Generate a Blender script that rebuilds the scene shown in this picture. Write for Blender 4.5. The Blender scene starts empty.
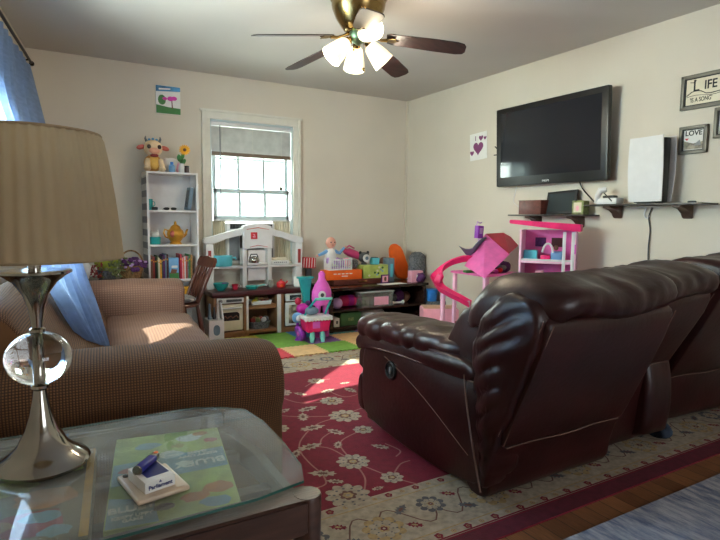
import bpy, bmesh, math, random
from mathutils import Vector, Matrix, Euler, noise
random.seed(7)
C = bpy.context.scene.collection
PI = math.pi
R = math.radians

# ------------------------------------------------------------------ camera
f_px, yaw, pit, rol = 544.0, R(30.1), R(5.4), R(.57)
cy, sy, cp, sp = math.cos(yaw), math.sin(yaw), math.cos(pit), math.sin(pit)
FW = Vector((sy*cp, cy*cp, -sp)); r_ = Vector((cy, -sy, 0)); u_ = r_.cross(FW)
RT = math.cos(rol)*r_ + math.sin(rol)*u_; UP = -math.sin(rol)*r_ + math.cos(rol)*u_
EYE = Vector((0, 0, 1.11))
cam = bpy.data.cameras.new('camera'); cam.sensor_width = 36; cam.lens = f_px/720*36; cam.clip_start = .02
co = bpy.data.objects.new('camera', cam); C.objects.link(co)
co.matrix_world = Matrix(((RT.x, UP.x, -FW.x, EYE.x), (RT.y, UP.y, -FW.y, EYE.y), (RT.z, UP.z, -FW.z, EYE.z), (0, 0, 0, 1)))
bpy.context.scene.camera = co
def ray(x, y): return FW + (x-360)/f_px*RT - (y-270)/f_px*UP
def PZ(x, y, z): d = ray(x, y); return EYE + d*((z-EYE.z)/d.z)
def PX(x, y, X): d = ray(x, y); return EYE + d*(X/d.x)
def PY(x, y, Y): d = ray(x, y); return EYE + d*(Y/d.y)

# ------------------------------------------------------------------ world and light
vs = bpy.context.scene.view_settings
vs.view_transform = 'Standard'; vs.look = 'None'; vs.gamma = 1; vs.use_curve_mapping = False
vs.exposure = 0.55
w = bpy.data.worlds.new('world'); bpy.context.scene.world = w; w.use_nodes = True
bg = w.node_tree.nodes['Background']; bg.inputs[0].default_value = (.80, .90, 1, 1); bg.inputs[1].default_value = 4.0
sun = bpy.data.lights.new('sun', 'SUN'); sun.energy = 22; sun.angle = R(.6); sun.color = (1, .93, .82)
so = bpy.data.objects.new('sun', sun); C.objects.link(so)
SUN = Vector((.88, .12, -.72))
so.rotation_euler = SUN.to_track_quat('-Z', 'Y').to_euler(); so.location = (-6, 2, 6)
def area(name, loc, direction, sx, sz, e, col=(.88, .94, 1)):
    l = bpy.data.lights.new(name, 'AREA'); l.shape = 'RECTANGLE'; l.size = sx; l.size_y = sz; l.energy = e; l.color = col
    o = bpy.data.objects.new(name, l); C.objects.link(o); o.location = loc
    o.rotation_euler = Vector(direction).to_track_quat('-Z', 'Y').to_euler()
    return o
WL = math.atan2(.122, 1)                    # the left wall stands 7 degrees off square
area('daylight_left_window', (-1.15, 2.6, 1.6), (1, -.05, -.12), 1.5, 1.4, 390, (1, .95, .88))
area('daylight_back_window', (1.8, 5.75, 1.5), (0, -1, -.1), 1.1, 1.5, 85, (1, .98, .95))
area('added_near_fill', (1.8, -2.75, 1.5), (0, 1, -.1), 1.9, 1.3, 11, (1, .95, .88))  # added fill light behind the camera, no known source there

# ------------------------------------------------------------------ materials
def lin(c):
    return tuple(((v/255)/12.92 if v/255 <= .04045 else ((v/255+.055)/1.055)**2.4) for v in c) + (1,)
MATS = {}
def mat(name, col, rough=.5, metal=0, var=.06, vs_=14, bump=0, bs=60, emit=None, trans=0, coat=0, alpha=1, sheen=0, uvb=None, streak=None, ior=None):
    m = bpy.data.materials.new(name); m.use_nodes = True; nt = m.node_tree; N = nt.nodes; L = nt.links
    b = N['Principled BSDF']
    b.inputs['Roughness'].default_value = rough; b.inputs['Metallic'].default_value = metal
    b.inputs['Transmission Weight'].default_value = trans; b.inputs['Coat Weight'].default_value = coat
    b.inputs['Alpha'].default_value = alpha; b.inputs['Sheen Weight'].default_value = sheen
    if ior: b.inputs['IOR'].default_value = ior
    tc = N.new('ShaderNodeTexCoord'); src = tc.outputs['Object']
    mp = N.new('ShaderNodeMapping'); L.new(src, mp.inputs[0])
    if streak: mp.inputs['Scale'].default_value = streak
    nz = N.new('ShaderNodeTexNoise'); nz.inputs['Scale'].default_value = vs_; nz.inputs['Detail'].default_value = 4
    L.new(mp.outputs[0], nz.inputs['Vector'])
    a = lin(col); lo = [max(0, v*(1-var*2)) for v in a[:3]]+[1]; hi = [min(1, v*(1+var*2)) for v in a[:3]]+[1]
    rp = N.new('ShaderNodeValToRGB'); rp.color_ramp.elements[0].color = lo; rp.color_ramp.elements[1].color = hi
    rp.color_ramp.elements[0].position = .3; rp.color_ramp.elements[1].position = .7
    L.new(nz.outputs[0], rp.inputs[0]); L.new(rp.outputs[0], b.inputs['Base Color'])
    if bump:
        n2 = N.new('ShaderNodeTexNoise'); n2.inputs['Scale'].default_value = bs; n2.inputs['Detail'].default_value = 5
        L.new(mp.outputs[0], n2.inputs['Vector'])
        bp = N.new('ShaderNodeBump'); bp.inputs['Strength'].default_value = bump; bp.inputs['Distance'].default_value = .004
        L.new(n2.outputs[0], bp.inputs['Height']); L.new(bp.outputs[0], b.inputs['Normal'])
    if emit:
        b.inputs['Emission Color'].default_value = lin(emit[0]); b.inputs['Emission Strength'].default_value = emit[1]
    MATS[name] = m
    return m
def waffle(name, col, dark, pitch=.011, rough=.9, depth=.5):
    m = mat(name, col, rough); nt = m.node_tree; N = nt.nodes; L = nt.links; b = N['Principled BSDF']
    uv = N.new('ShaderNodeUVMap'); sp_ = N.new('ShaderNodeSeparateXYZ'); L.new(uv.outputs[0], sp_.inputs[0])
    outs = []
    for i in range(2):
        mu = N.new('ShaderNodeMath'); mu.operation = 'MULTIPLY'; mu.inputs[1].default_value = 2*PI/pitch; L.new(sp_.outputs[i], mu.inputs[0])
        s = N.new('ShaderNodeMath'); s.operation = 'SINE'; L.new(mu.outputs[0], s.inputs[0]); outs.append(s)
    mx = N.new('ShaderNodeMath'); mx.operation = 'MINIMUM'; L.new(outs[0].outputs[0], mx.inputs[0]); L.new(outs[1].outputs[0], mx.inputs[1])
    mr = N.new('ShaderNodeMapRange'); mr.inputs['From Min'].default_value = -1; mr.inputs['From Max'].default_value = .7; L.new(mx.outputs[0], mr.inputs['Value'])
    mix = N.new('ShaderNodeMix'); mix.data_type = 'RGBA'; L.new(mr.outputs[0], mix.inputs[0])
    mix.inputs[6].default_value = lin(dark); mix.inputs[7].default_value = lin(col); L.new(mix.outputs[2], b.inputs['Base Color'])
    bp = N.new('ShaderNodeBump'); bp.inputs['Strength'].default_value = depth; bp.inputs['Distance'].default_value = .003
    L.new(mr.outputs[0], bp.inputs['Height']); L.new(bp.outputs[0], b.inputs['Normal'])
    return m
def stripes(name, ca, cb, freq, axis=0, rough=.8, thr=.5):
    m = mat(name, ca, rough); nt = m.node_tree; N = nt.nodes; L = nt.links; b = N['Principled BSDF']
    tc = N.new('ShaderNodeTexCoord'); s = N.new('ShaderNodeSeparateXYZ'); L.new(tc.outputs['Object'], s.inputs[0])
    mu = N.new('ShaderNodeMath'); mu.operation = 'MULTIPLY'; mu.inputs[1].default_value = freq; L.new(s.outputs[axis], mu.inputs[0])
    fr = N.new('ShaderNodeMath'); fr.operation = 'FRACT'; L.new(mu.outputs[0], fr.inputs[0])
    gt = N.new('ShaderNodeMath'); gt.operation = 'GREATER_THAN'; gt.inputs[1].default_value = thr; L.new(fr.outputs[0], gt.inputs[0])
    mix = N.new('ShaderNodeMix'); mix.data_type = 'RGBA'; L.new(gt.outputs[0], mix.inputs[0]); mix.inputs[6].default_value = lin(ca); mix.inputs[7].default_value = lin(cb)
    L.new(mix.outputs[2], b.inputs['Base Color'])
    return m
def glass_mat(name, tint=(235, 245, 242), refl=.10, rough=.01, dust=0):
    m = bpy.data.materials.new(name); m.use_nodes = True; nt = m.node_tree; N = nt.nodes; L = nt.links
    for n in list(N): N.remove(n)
    out = N.new('ShaderNodeOutputMaterial'); t = N.new('ShaderNodeBsdfTransparent'); t.inputs[0].default_value = lin(tint)
    g = N.new('ShaderNodeBsdfGlossy'); g.inputs['Roughness'].default_value = rough; g.inputs[0].default_value = (1, 1, 1, 1)
    fr = N.new('ShaderNodeFresnel'); fr.inputs[0].default_value = 1.5
    ge = N.new('ShaderNodeNewGeometry'); iv = N.new('ShaderNodeMath'); iv.operation = 'SUBTRACT'; iv.inputs[0].default_value = 1; L.new(ge.outputs['Backfacing'], iv.inputs[1])
    ml = N.new('ShaderNodeMath'); ml.operation = 'MULTIPLY'; L.new(fr.outputs[0], ml.inputs[0]); L.new(iv.outputs[0], ml.inputs[1])
    mx = N.new('ShaderNodeMixShader'); L.new(ml.outputs[0], mx.inputs[0]); L.new(t.outputs[0], mx.inputs[1]); L.new(g.outputs[0], mx.inputs[2])
    last = mx
    if dust:
        d = N.new('ShaderNodeBsdfDiffuse'); d.inputs[0].default_value = lin((190, 188, 180))
        tc = N.new('ShaderNodeTexCoord'); nz = N.new('ShaderNodeTexNoise'); nz.inputs['Scale'].default_value = 9; nz.inputs['Detail'].default_value = 8; nz.inputs['Roughness'].default_value = .75
        L.new(tc.outputs['Object'], nz.inputs['Vector'])
        mr = N.new('ShaderNodeMapRange'); mr.inputs['From Min'].default_value = .42; mr.inputs['From Max'].default_value = .75; mr.inputs['To Min'].default_value = dust*.55; mr.inputs['To Max'].default_value = dust*2
        L.new(nz.outputs[0], mr.inputs['Value'])
        m2 = N.new('ShaderNodeMixShader'); L.new(mr.outputs[0], m2.inputs[0]); L.new(mx.outputs[0], m2.inputs[1]); L.new(d.outputs[0], m2.inputs[2]); last = m2
    L.new(last.outputs[0], out.inputs[0]); MATS[name] = m
    return m
G = MATS
mat('wall_paint', (211, 201, 184), .8, var=.015, vs_=2, bump=.08, bs=25)
mat('ceiling_paint', (196, 190, 183), .85, var=.015, vs_=1.5, bump=.08, bs=20)
mat('trim_paint', (218, 214, 200), .45, var=.02)
mat('white_plastic', (216, 214, 212), .4, var=.02)
mat('vinyl_white', (192, 206, 208), .4, var=.02)
mat('cream_plastic', (214, 204, 178), .4, var=.03)
mat('tan_plastic', (140, 98, 62), .5, var=.05)
mat('plum_plastic', (70, 26, 30), .35, var=.08)
mat('white_board', (224, 220, 218), .5, var=.02)
mat('black_plastic', (12, 12, 13), .35, var=.05)
mat('black_matte', (22, 21, 21), .6, var=.05)
mat('grey_plastic', (120, 122, 125), .5)
mat('dark_grey', (62, 64, 68), .55)
mat('slate_grey', (104, 124, 140), .6)
mat('pink', (232, 110, 178), .4, var=.05)
mat('light_pink', (238, 168, 186), .45, var=.04)
mat('pale_pink', (243, 190, 214), .45, var=.04)
mat('hot_pink', (232, 38, 110), .35, var=.05)
mat('crimson', (176, 28, 60), .5, var=.05)
mat('magenta', (206, 40, 160), .35)
mat('orchid', (226, 96, 196), .4)
mat('purple', (140, 40, 170), .4)
mat('dark_purple', (84, 36, 96), .7, var=.2, vs_=60)
mat('lilac', (190, 150, 205), .6)
mat('teal', (40, 160, 158), .4)
mat('teal_light', (120, 200, 190), .4)
mat('aqua', (92, 190, 205), .4)
mat('blue', (40, 120, 200), .4)
mat('sky_blue', (110, 160, 205), .5)
mat('orange', (238, 100, 22), .55, var=.04)
mat('orange_toy', (245, 130, 25), .4)
mat('yellow', (236, 208, 60), .5)
mat('amber', (226, 160, 30), .4)
mat('lime', (160, 170, 60), .85, bump=.5, bs=90)
mat('green', (60, 120, 60), .6)
mat('leaf_green', (58, 92, 48), .7)
mat('olive', (120, 128, 80), .7, var=.25, vs_=40)
mat('red', (196, 28, 40), .4)
mat('brick_red', (150, 50, 46), .6)
mat('skin', (224, 160, 138), .5, var=.03)
mat('doll_brown', (110, 70, 52), .5)
mat('white_cloth', (226, 224, 220), .9, bump=.4, bs=70)
mat('plush_cream', (226, 198, 160), .95, bump=.8, bs=120, var=.1)
mat('plush_tan', (196, 140, 70), .95, bump=.8, bs=120, var=.15)
mat('plush_white', (222, 216, 210), .95, bump=.8, bs=120)
mat('paper', (232, 230, 224), .8, var=.02)
mat('ink', (24, 24, 26), .7)
mat('wood_chair', (84, 44, 30), .35, var=.18, vs_=8, streak=(6, 6, 1))
mat('wood_red', (96, 46, 36), .4, var=.15, vs_=8, streak=(1, 6, 6))
mat('wood_dark', (44, 26, 22), .25, var=.25, vs_=8, streak=(1, 6, 6))
mat('wood_table', (66, 42, 34), .34, var=.2, vs_=7, streak=(1, 7, 7), bump=.15, bs=30)
mat('shelf_metal', (70, 66, 62), .4, metal=.6)
mat('bronze_bracket', (96, 76, 66), .45, metal=.5)
mat('rod_bronze', (44, 34, 32), .4, metal=.7)
mat('brass', (150, 124, 78), .22, metal=1, var=.15, vs_=5)
mat('patina', (120, 150, 120), .4, metal=.8)
mat('nickel', (168, 164, 156), .12, metal=1, var=.05)
mat('gold', (206, 148, 56), .3, metal=.6, var=.15)
mat('copper_red', (190, 96, 84), .35, metal=.4)
mat('blade_wood', (42, 25, 24), .45, var=.3, vs_=6, streak=(1, 8, 8))
mat('shade_glass', (252, 240, 214), .4, emit=((255, 236, 200), .75))
mat('bulb_lit', (255, 250, 235), .4, emit=((255, 246, 225), 9))
mat('crystal', (250, 250, 248), .02, trans=1, var=0, ior=1.5)
mat('leather', (44, 14, 13), .36, var=.22, vs_=5, bump=.25, bs=45).node_tree.nodes['Principled BSDF'].inputs['Specular IOR Level'].default_value = .42
mat('leather_edge', (52, 24, 22), .35, var=.15, bump=.2, bs=60)
mat('stitch', (116, 90, 78), .7)
mat('denim_cloth', (34, 46, 64), .9, bump=.4, var=.25, vs_=20)
mat('sofa_dust', (90, 70, 60), .9)
mat('mesh_grey', (104, 106, 110), .8, var=.3, vs_=70, bump=.8, bs=90)
mat('wicker', (150, 112, 70), .8, var=.3, vs_=60, bump=1, bs=70)
mat('rug_red', (112, 13, 36), .95, var=.07, vs_=30, bump=.5, bs=160)
mat('rug_maroon', (92, 24, 40), .95, var=.1, vs_=30, bump=.5, bs=160)
mat('rug_cream', (156, 142, 124), .95, var=.12, vs_=40, bump=.5, bs=160)
mat('rug_gold', (158, 132, 92), .95, var=.12, vs_=50)
mat('rug_brown', (96, 62, 54), .95, var=.1)
mat('rug_slate', (84, 82, 86), .95, var=.1)
mat('rug_vine', (150, 98, 92), .95)
mat('foam_yellow', (196, 180, 66), .8, bump=.2, bs=120); mat('foam_green', (120, 170, 66), .8, bump=.2, bs=120)
mat('foam_blue', (52, 108, 168), .8, bump=.2, bs=120); mat('foam_red', (206, 62, 74), .8, bump=.2, bs=120)
mat('foam_peach', (222, 182, 128), .8, bump=.2, bs=120); mat('foam_purple', (120, 84, 150), .8, bump=.2, bs=120)
mat('foam_teal', (72, 150, 146), .8, bump=.2, bs=120)
mat('game_green', (176, 190, 96), .35, var=.18, vs_=9); mat('game_blue', (124, 158, 178), .35, var=.12, vs_=9)
mat('game_orange', (200, 120, 60), .35, var=.2, vs_=12); mat('game_brown', (118, 96, 70), .35, var=.35, vs_=14)
mat('pack_blue', (34, 44, 112), .3); mat('lighter_blue', (38, 40, 130), .15); mat('case_tan', (196, 172, 146), .3, var=.1)
mat('screen', (34, 35, 40), .06, var=0)
mat('tablet_glass', (52, 60, 62), .15, var=0)
mat('frame_pewter', (108, 104, 94), .45, metal=.3)
mat('picture_blue', (70, 130, 170), .6, var=.3, vs_=12)
mat('picture_photo', (150, 140, 120), .4, var=.5, vs_=22)
mat('siding', (238, 240, 242), .7, var=.01)
mat('grass_ground', (110, 130, 80), .95, var=.2)
waffle('slipcover', (134, 92, 54), (60, 38, 22), .0085)
waffle('slipcover_far', (128, 94, 78), (96, 68, 56), .016, depth=.25)
glass_mat('pane_glass'); glass_mat('table_glass', (238, 243, 240), dust=.2)
glass_mat('clear_plastic', (222, 226, 226), dust=.22)
stripes('cushion_stripe', (208, 204, 196), (96, 100, 104), 42, 1)
stripes('sticker_wall', (190, 188, 188), (120, 120, 128), 9, 2)
G['table_edge'] = mat('table_edge', (52, 96, 86), .15, trans=.2)
# lamp shade cloth lets light through
sh = mat('shade_cloth', (182, 160, 128), .8, var=.02)
_n = sh.node_tree; _t = _n.nodes.new('ShaderNodeBsdfTranslucent'); _t.inputs[0].default_value = lin((186, 160, 118))
_m = _n.nodes.new('ShaderNodeMixShader'); _m.inputs[0].default_value = .38
_n.links.new(_n.nodes['Principled BSDF'].outputs[0], _m.inputs[1]); _n.links.new(_t.outputs[0], _m.inputs[2])
_n.links.new(_m.outputs[0], _n.nodes['Material Output'].inputs[0])
ct = mat('curtain_cloth', (142, 162, 196), .85, var=.10, vs_=30, bump=.3, bs=100)
_n = ct.node_tree; _t = _n.nodes.new('ShaderNodeBsdfTranslucent'); _t.inputs[0].default_value = lin((150, 176, 214))
_m = _n.nodes.new('ShaderNodeMixShader'); _m.inputs[0].default_value = .45
_n.links.new(_n.nodes['Principled BSDF'].outputs[0], _m.inputs[1]); _n.links.new(_t.outputs[0], _m.inputs[2])
_n.links.new(_m.outputs[0], _n.nodes['Material Output'].inputs[0])
bl = mat('blind_slat', (196, 194, 190), .6)
_n = bl.node_tree; _t = _n.nodes.new('ShaderNodeBsdfTranslucent'); _t.inputs[0].default_value = lin((225, 222, 214))
_m = _n.nodes.new('ShaderNodeMixShader'); _m.inputs[0].default_value = .12
_n.links.new(_n.nodes['Principled BSDF'].outputs[0], _m.inputs[1]); _n.links.new(_t.outputs[0], _m.inputs[2])
_n.links.new(_m.outputs[0], _n.nodes['Material Output'].inputs[0])
# planks along Y
fm = mat('floor_wood', (92, 58, 38), .38, var=.1)
_n = fm.node_tree; N = _n.nodes; L = _n.links
tc = N.new('ShaderNodeTexCoord'); mp = N.new('ShaderNodeMapping'); mp.inputs['Rotation'].default_value = (0, 0, PI/2); L.new(tc.outputs['Object'], mp.inputs[0])
br = N.new('ShaderNodeTexBrick'); br.inputs['Scale'].default_value = 1; br.inputs['Brick Width'].default_value = .9; br.inputs['Row Height'].default_value = .085
br.inputs['Mortar Size'].default_value = .0018; br.inputs['Color1'].default_value = lin((150, 100, 64)); br.inputs['Color2'].default_value = lin((112, 70, 44)); br.inputs['Mortar'].default_value = lin((26, 16, 12))
L.new(mp.outputs[0], br.inputs[0])
n1 = N.new('ShaderNodeTexNoise'); mp2 = N.new('ShaderNodeMapping'); mp2.inputs['Scale'].default_value = (60, 3, 3); L.new(tc.outputs['Object'], mp2.inputs[0]); L.new(mp2.outputs[0], n1.inputs[0])
mx = N.new('ShaderNodeMix'); mx.data_type = 'RGBA'; mx.blend_type = 'OVERLAY'; mx.inputs[0].default_value = .7; L.new(br.outputs[0], mx.inputs[6]); L.new(n1.outputs[0], mx.inputs[7])
L.new(mx.outputs[2], N['Principled BSDF'].inputs['Base Color'])
# mottled grey blue rug
gm = mat('rug_greyblue', (120, 124, 136), .95, bump=.6, bs=120)
_n = gm.node_tree; N = _n.nodes; L = _n.links
tc = N.new('ShaderNodeTexCoord'); mp = N.new('ShaderNodeMapping'); mp.inputs['Scale'].default_value = (22, 5, 5); L.new(tc.outputs['Object'], mp.inputs[0])
n1 = N.new('ShaderNodeTexNoise'); n1.inputs['Scale'].default_value = 1.2; n1.inputs['Detail'].default_value = 8; n1.inputs['Roughness'].default_value = .7; L.new(mp.outputs[0], n1.inputs[0])
rp = N.new('ShaderNodeValToRGB'); e = rp.color_ramp.elements; e[0].position = .38; e[0].color = lin((112, 122, 148)); e[1].position = .62; e[1].color = lin((196, 194, 198)); L.new(n1.outputs[0], rp.inputs[0])
L.new(rp.outputs[0], N['Principled BSDF'].inputs['Base Color'])

# ------------------------------------------------------------------ mesh helpers
class B:
    def __init__(s, M=None):
        s.b = bmesh.new(); s.M = M or Matrix(); s.uv = s.b.loops.layers.uv.new('UVMap'); s.mi = 0
    def _v(s, p): return s.b.verts.new(s.M @ Vector(p))
    def _f(s, vs_):
        try:
            f = s.b.faces.new(vs_); f.material_index = s.mi; return f
        except ValueError: return None
    def box(s, c, d, rot=None, bev=0, seg=2):
        x, y, z = (v/2 for v in d); m = Matrix.Translation(c) @ (Euler(rot).to_matrix().to_4x4() if rot else Matrix())
        vv = [s._v(m @ Vector((a*x, b*y, e_*z))) for a in (-1, 1) for b in (-1, 1) for e_ in (-1, 1)]
        fs = [s._f([vv[i] for i in q]) for q in ((0, 1, 3, 2), (4, 6, 7, 5), (0, 4, 5, 1), (2, 3, 7, 6), (0, 2, 6, 4), (1, 5, 7, 3))]
        if bev:
            es = list({e for f in fs for e in f.edges})
            r = bmesh.ops.bevel(s.b, geom=es, offset=min(bev, min(d)*.45), segments=seg, affect='EDGES', profile=.6)
            for f in r['faces']: f.material_index = s.mi
        return s
    def ab(s, a, b, bev=0):
        return s.box([(p+q)/2 for p, q in zip(a, b)], [abs(q-p) for p, q in zip(a, b)], None, bev)
    def rings(s, rs, cap=True, closed=True):
        vr = [[s._v(p) for p in r] for r in rs]; n = len(vr[0]); u = 0
        for i in range(len(vr)-1):
            du = (vr[i+1][0].co-vr[i][0].co).length; k0 = 0
            du = max(du, (vr[i+1][n//2].co-vr[i][n//2].co).length); v = 0
            for j in range(n if closed else n-1):
                a, b_, c_, d_ = vr[i][j], vr[i][(j+1) % n], vr[i+1][(j+1) % n], vr[i+1][j]
                f = s._f([a, b_, c_, d_]); dv = max((b_.co-a.co).length, (c_.co-d_.co).length)
                if f:
                    for l, q in zip(f.loops, ((u, v), (u, v+dv), (u+du, v+dv), (u+du, v))): l[s.uv].uv = q
                v += dv
            u += du
        if cap and closed:
            s._f(list(reversed(vr[0]))); s._f(vr[-1])
        return s
    def tube(s, pts, r, seg=8, cap=True):
        P = [Vector(p) for p in pts]; rs = []; up = Vector((0, 0, 1)); last = None
        for i, p in enumerate(P):
            t = (P[min(i+1, len(P)-1)]-P[max(i-1, 0)]).normalized()
            if last is None:
                a = t.cross(up); a = a if a.length > .05 else t.cross(Vector((1, 0, 0)))
            else: a = last-t*last.dot(t)
            a.normalize(); last = a; c_ = t.cross(a); rr = r[i] if isinstance(r, (list, tuple)) else r
            rs.append([p+rr*(math.cos(k*2*PI/seg)*a+math.sin(k*2*PI/seg)*c_) for k in range(seg)])
        return s.rings(rs, cap)
    def lathe(s, prof, c=(0, 0, 0), seg=24, sq=1.0, cap=True, wob=None):
        rs = []
        for r, z in prof:
            rs.append([(c[0]+r*(1+(wob(k/seg) if wob else 0))*math.cos(k*2*PI/seg), c[1]+sq*r*(1+(wob(k/seg) if wob else 0))*math.sin(k*2*PI/seg), c[2]+z) for k in range(seg)])
        return s.rings(rs, cap)
    def puff(s, c, d, e=1.0, nu=24, nv=14, rot=None):
        m = Matrix.Translation(c) @ (Euler(rot).to_matrix().to_4x4() if rot else Matrix()); rs = []
        f = lambda v: math.copysign(abs(v)**e, v)
        for i in range(1, nv):
            ph = -PI/2+PI*i/nv
            rs.append([m @ Vector((d[0]/2*f(math.cos(ph))*f(math.cos(k*2*PI/nu)), d[1]/2*f(math.cos(ph))*f(math.sin(k*2*PI/nu)), d[2]/2*f(math.sin(ph)))) for k in range(nu)])
        return s.rings(rs)
    def prism(s, pts, ax, a, b, bev=0, seg=2):
        # pts are 2D in the plane across axis ax (0: yz, 1: xz, 2: xy), from a to b along the axis
        def q(p, t): return {0: (t, p[0], p[1]), 1: (p[0], t, p[1]), 2: (p[0], p[1], t)}[ax]
        va = [s._v(q(p, a)) for p in pts]; vb = [s._v(q(p, b)) for p in pts]; n = len(pts)
        fs = [s._f(list(reversed(va))), s._f(vb)]+[s._f([va[i], va[(i+1) % n], vb[(i+1) % n], vb[i]]) for i in range(n)]
        if bev:
            es = list({e for f in fs if f for e in f.edges})
            r = bmesh.ops.bevel(s.b, geom=es, offset=bev, segments=seg, affect='EDGES')
            for f in r['faces']: f.material_index = s.mi
        return s
    def poly(s, pts, mi=None):
        f = s._f([s._v(p) for p in pts])
        if f and mi is not None: f.material_index = mi
        return s
    def use(s, mi): s.mi = mi; return s
    def go(s, name, mats, parent=None, loc=(0, 0, 0), rot=None, subd=0, flat=False, ang=40, norm=True, wr=None):
        if norm: bmesh.ops.recalc_face_normals(s.b, faces=s.b.faces)
        if subd: bmesh.ops.subdivide_edges(s.b, edges=s.b.edges, cuts=subd, use_grid_fill=True, smooth=1.0 if subd > 1 else 0)
        me = bpy.data.meshes.new(name); s.b.to_mesh(me); s.b.free()
        for m in (mats if isinstance(mats, (list, tuple)) else [mats]): me.materials.append(G[m] if isinstance(m, str) else m)
        if not flat: me.shade_smooth(); me.set_sharp_from_angle(angle=R(ang))
        if wr: wr(me)
        o = bpy.data.objects.new(name, me); C.objects.link(o); o.location = loc
        if rot: o.rotation_euler = rot
        if parent: o.parent = parent
        return o
def tag(o, label, cat, group=None, kind=None):
    o['label'] = label; o['category'] = cat
    if group: o['group'] = group
    if kind: o['kind'] = kind
    return o
def thing(name, label, cat, loc=(0, 0, 0), rz=0, group=None):
    o = bpy.data.objects.new(name, None); C.objects.link(o); o.location = loc; o.rotation_euler = (0, 0, rz); o.empty_display_size = .05
    return tag(o, label, cat, group)
def struct(o): o['kind'] = 'structure'; return o
def text(s, size, m, parent, loc, rot, name='lettering', ext=.0006, bold=0, sx=1):
    cu = bpy.data.curves.new(name, 'FONT'); cu.body = s; cu.size = size; cu.extrude = ext; cu.align_x = 'CENTER'; cu.align_y = 'CENTER'; cu.offset = bold
    t = bpy.data.objects.new('tmp', cu); C.objects.link(t); bpy.context.view_layer.update()
    me = bpy.data.meshes.new_from_object(t); bpy.data.objects.remove(t); me.materials.clear(); me.materials.append(G[m])
    o = bpy.data.objects.new(name, me); C.objects.link(o); o.location = loc; o.rotation_euler = rot; o.scale = (sx, 1, 1)
    if parent: o.parent = parent
    return o
def wrinkle(amp, sc, seed=0, ridge=True):
    def fn(me):
        nn = [v.normal.copy() for v in me.vertices]
        for v, n in zip(me.vertices, nn):
            p = Vector((v.co.x*sc[0], v.co.y*sc[1], v.co.z*sc[2]))+Vector((seed*3.1, seed*1.7, seed))
            k = noise.noise(p)+.5*noise.noise(p*2.1)
            if ridge: k = .35-abs(k)*1.6
            v.co += n*amp*k
        me.update()
    return fn
def chaikin(p, n=2):
    for _ in range(n):
        q = []
        for i in range(len(p)):
            a, b = Vector(p[i]), Vector(p[(i+1) % len(p)]); q += [a*.75+b*.25, a*.25+b*.75]
        p = q
    return [tuple(v) for v in p]
def rloft(b, prof, ax, a0, a1, rnd=.04, nx=12, ins=None, mod=None):
    """profile swept along an axis with rounded ends; mod(t) may shift (dp, dq) and scale the profile"""
    ins = rnd if ins is None else ins
    cx_ = sum(p[0] for p in prof)/len(prof); cz_ = sum(p[1] for p in prof)/len(prof)
    ex = max(max(abs(p[0]-cx_), abs(p[1]-cz_)) for p in prof)
    ts = []
    for k in range(5):
        a = k/4*PI/2; ts.append((a0+rnd*(1-math.sin(a)) if False else a0+rnd*(1-math.cos(a)), 1-(1-math.sin(a))*ins/ex*1.0))
    mid = [(a0+rnd+(a1-a0-2*rnd)*k/nx, 1) for k in range(1, nx)]
    end = [(a1-(t-a0), s) for t, s in reversed(ts)]
    rs = []
    for t, s in ts+mid+end:
        dp, dq, sc = mod((t-a0)/(a1-a0)) if mod else (0, 0, 1)
        r = []
        for p in prof:
            u, v = cx_+(p[0]-cx_)*s*sc+dp, cz_+(p[1]-cz_)*s*sc+dq
            r.append({0: (t, u, v), 1: (u, t, v), 2: (u, v, t)}[ax])
        rs.append(r)
    return b.rings(rs)

# ================================================================== the room
H = 2.44; XR = 3.63; YB = 5.22
FP = [(-.21, YB+.12), (-1.18, -2.72), (XR+.12, -2.72), (XR+.12, YB+.12)]
struct(B().prism(FP, 2, -.1, 0).go('floor', 'floor_wood', flat=True))
struct(B().prism(FP, 2, H, H+.1).go('ceiling', 'ceiling_paint', flat=True))
def wall_hole(u0, u1, h0, h1, z0, z1, fn):
    for a, b in (((u0, 0), (h0, H)), ((h1, 0), (u1, H)), ((h0, 0), (h1, z0)), ((h0, z1), (h1, H))): fn(a, b)
b = B(); wall_hole(-.2, XR, 1.375, 2.223, .66, 2.03, lambda p, q: b.ab((p[0], YB, p[1]), (q[0], YB+.12, q[1])))
struct(b.go('wall_back', 'wall_paint', flat=True))
struct(B().ab((XR, -2.6, 0), (XR+.12, YB+.12, H)).go('wall_right', 'wall_paint', flat=True))
b = B(); wall_hole(-7.95, 0.0, -3.3, -1.86, .8, 2.08, lambda p, q: b.ab((-.12, p[0], p[1]), (0, q[0], q[1])))
LWL = (-.078, YB, 0)
struct(b.go('wall_left', 'wall_paint', loc=LWL, rot=(0, 0, -WL), flat=True))
b = B(); wall_hole(-1.2, XR, .8, 2.8, .8, 2.1, lambda p, q: b.ab((p[0], -2.72, p[1]), (q[0], -2.6, q[1])))  # opening in this unseen wall is added to let fill light in
struct(b.go('wall_near', 'wall_paint', flat=True))
struct(B().prism([(0, 0), (.014, 0), (.014, .08), (.006, .095), (0, .095)], 0, 0, 1).go('baseboard_back', 'trim_paint', loc=(0, 0, 0)))
bb = bpy.data.objects['baseboard_back']; bb.data.transform(Matrix.Scale(-1, 4, (0, 1, 0))); bb.data.transform(Matrix.Diagonal((XR+.07, 1, 1, 1))); bb.location = (-.07, YB, 0)
b = B().prism([(0, 0), (-.014, 0), (-.014, .08), (-.006, .095), (0, .095)], 1, -2.6, YB-.016); struct(b.go('baseboard_right', 'trim_paint', loc=(XR, 0, 0)))
b = B().prism([(0, 0), (.014, 0), (.014, .08), (.006, .095), (0, .095)], 1, -7.8, -.02); struct(b.go('baseboard_left', 'trim_paint', loc=LWL, rot=(0, 0, -WL)))
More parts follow.
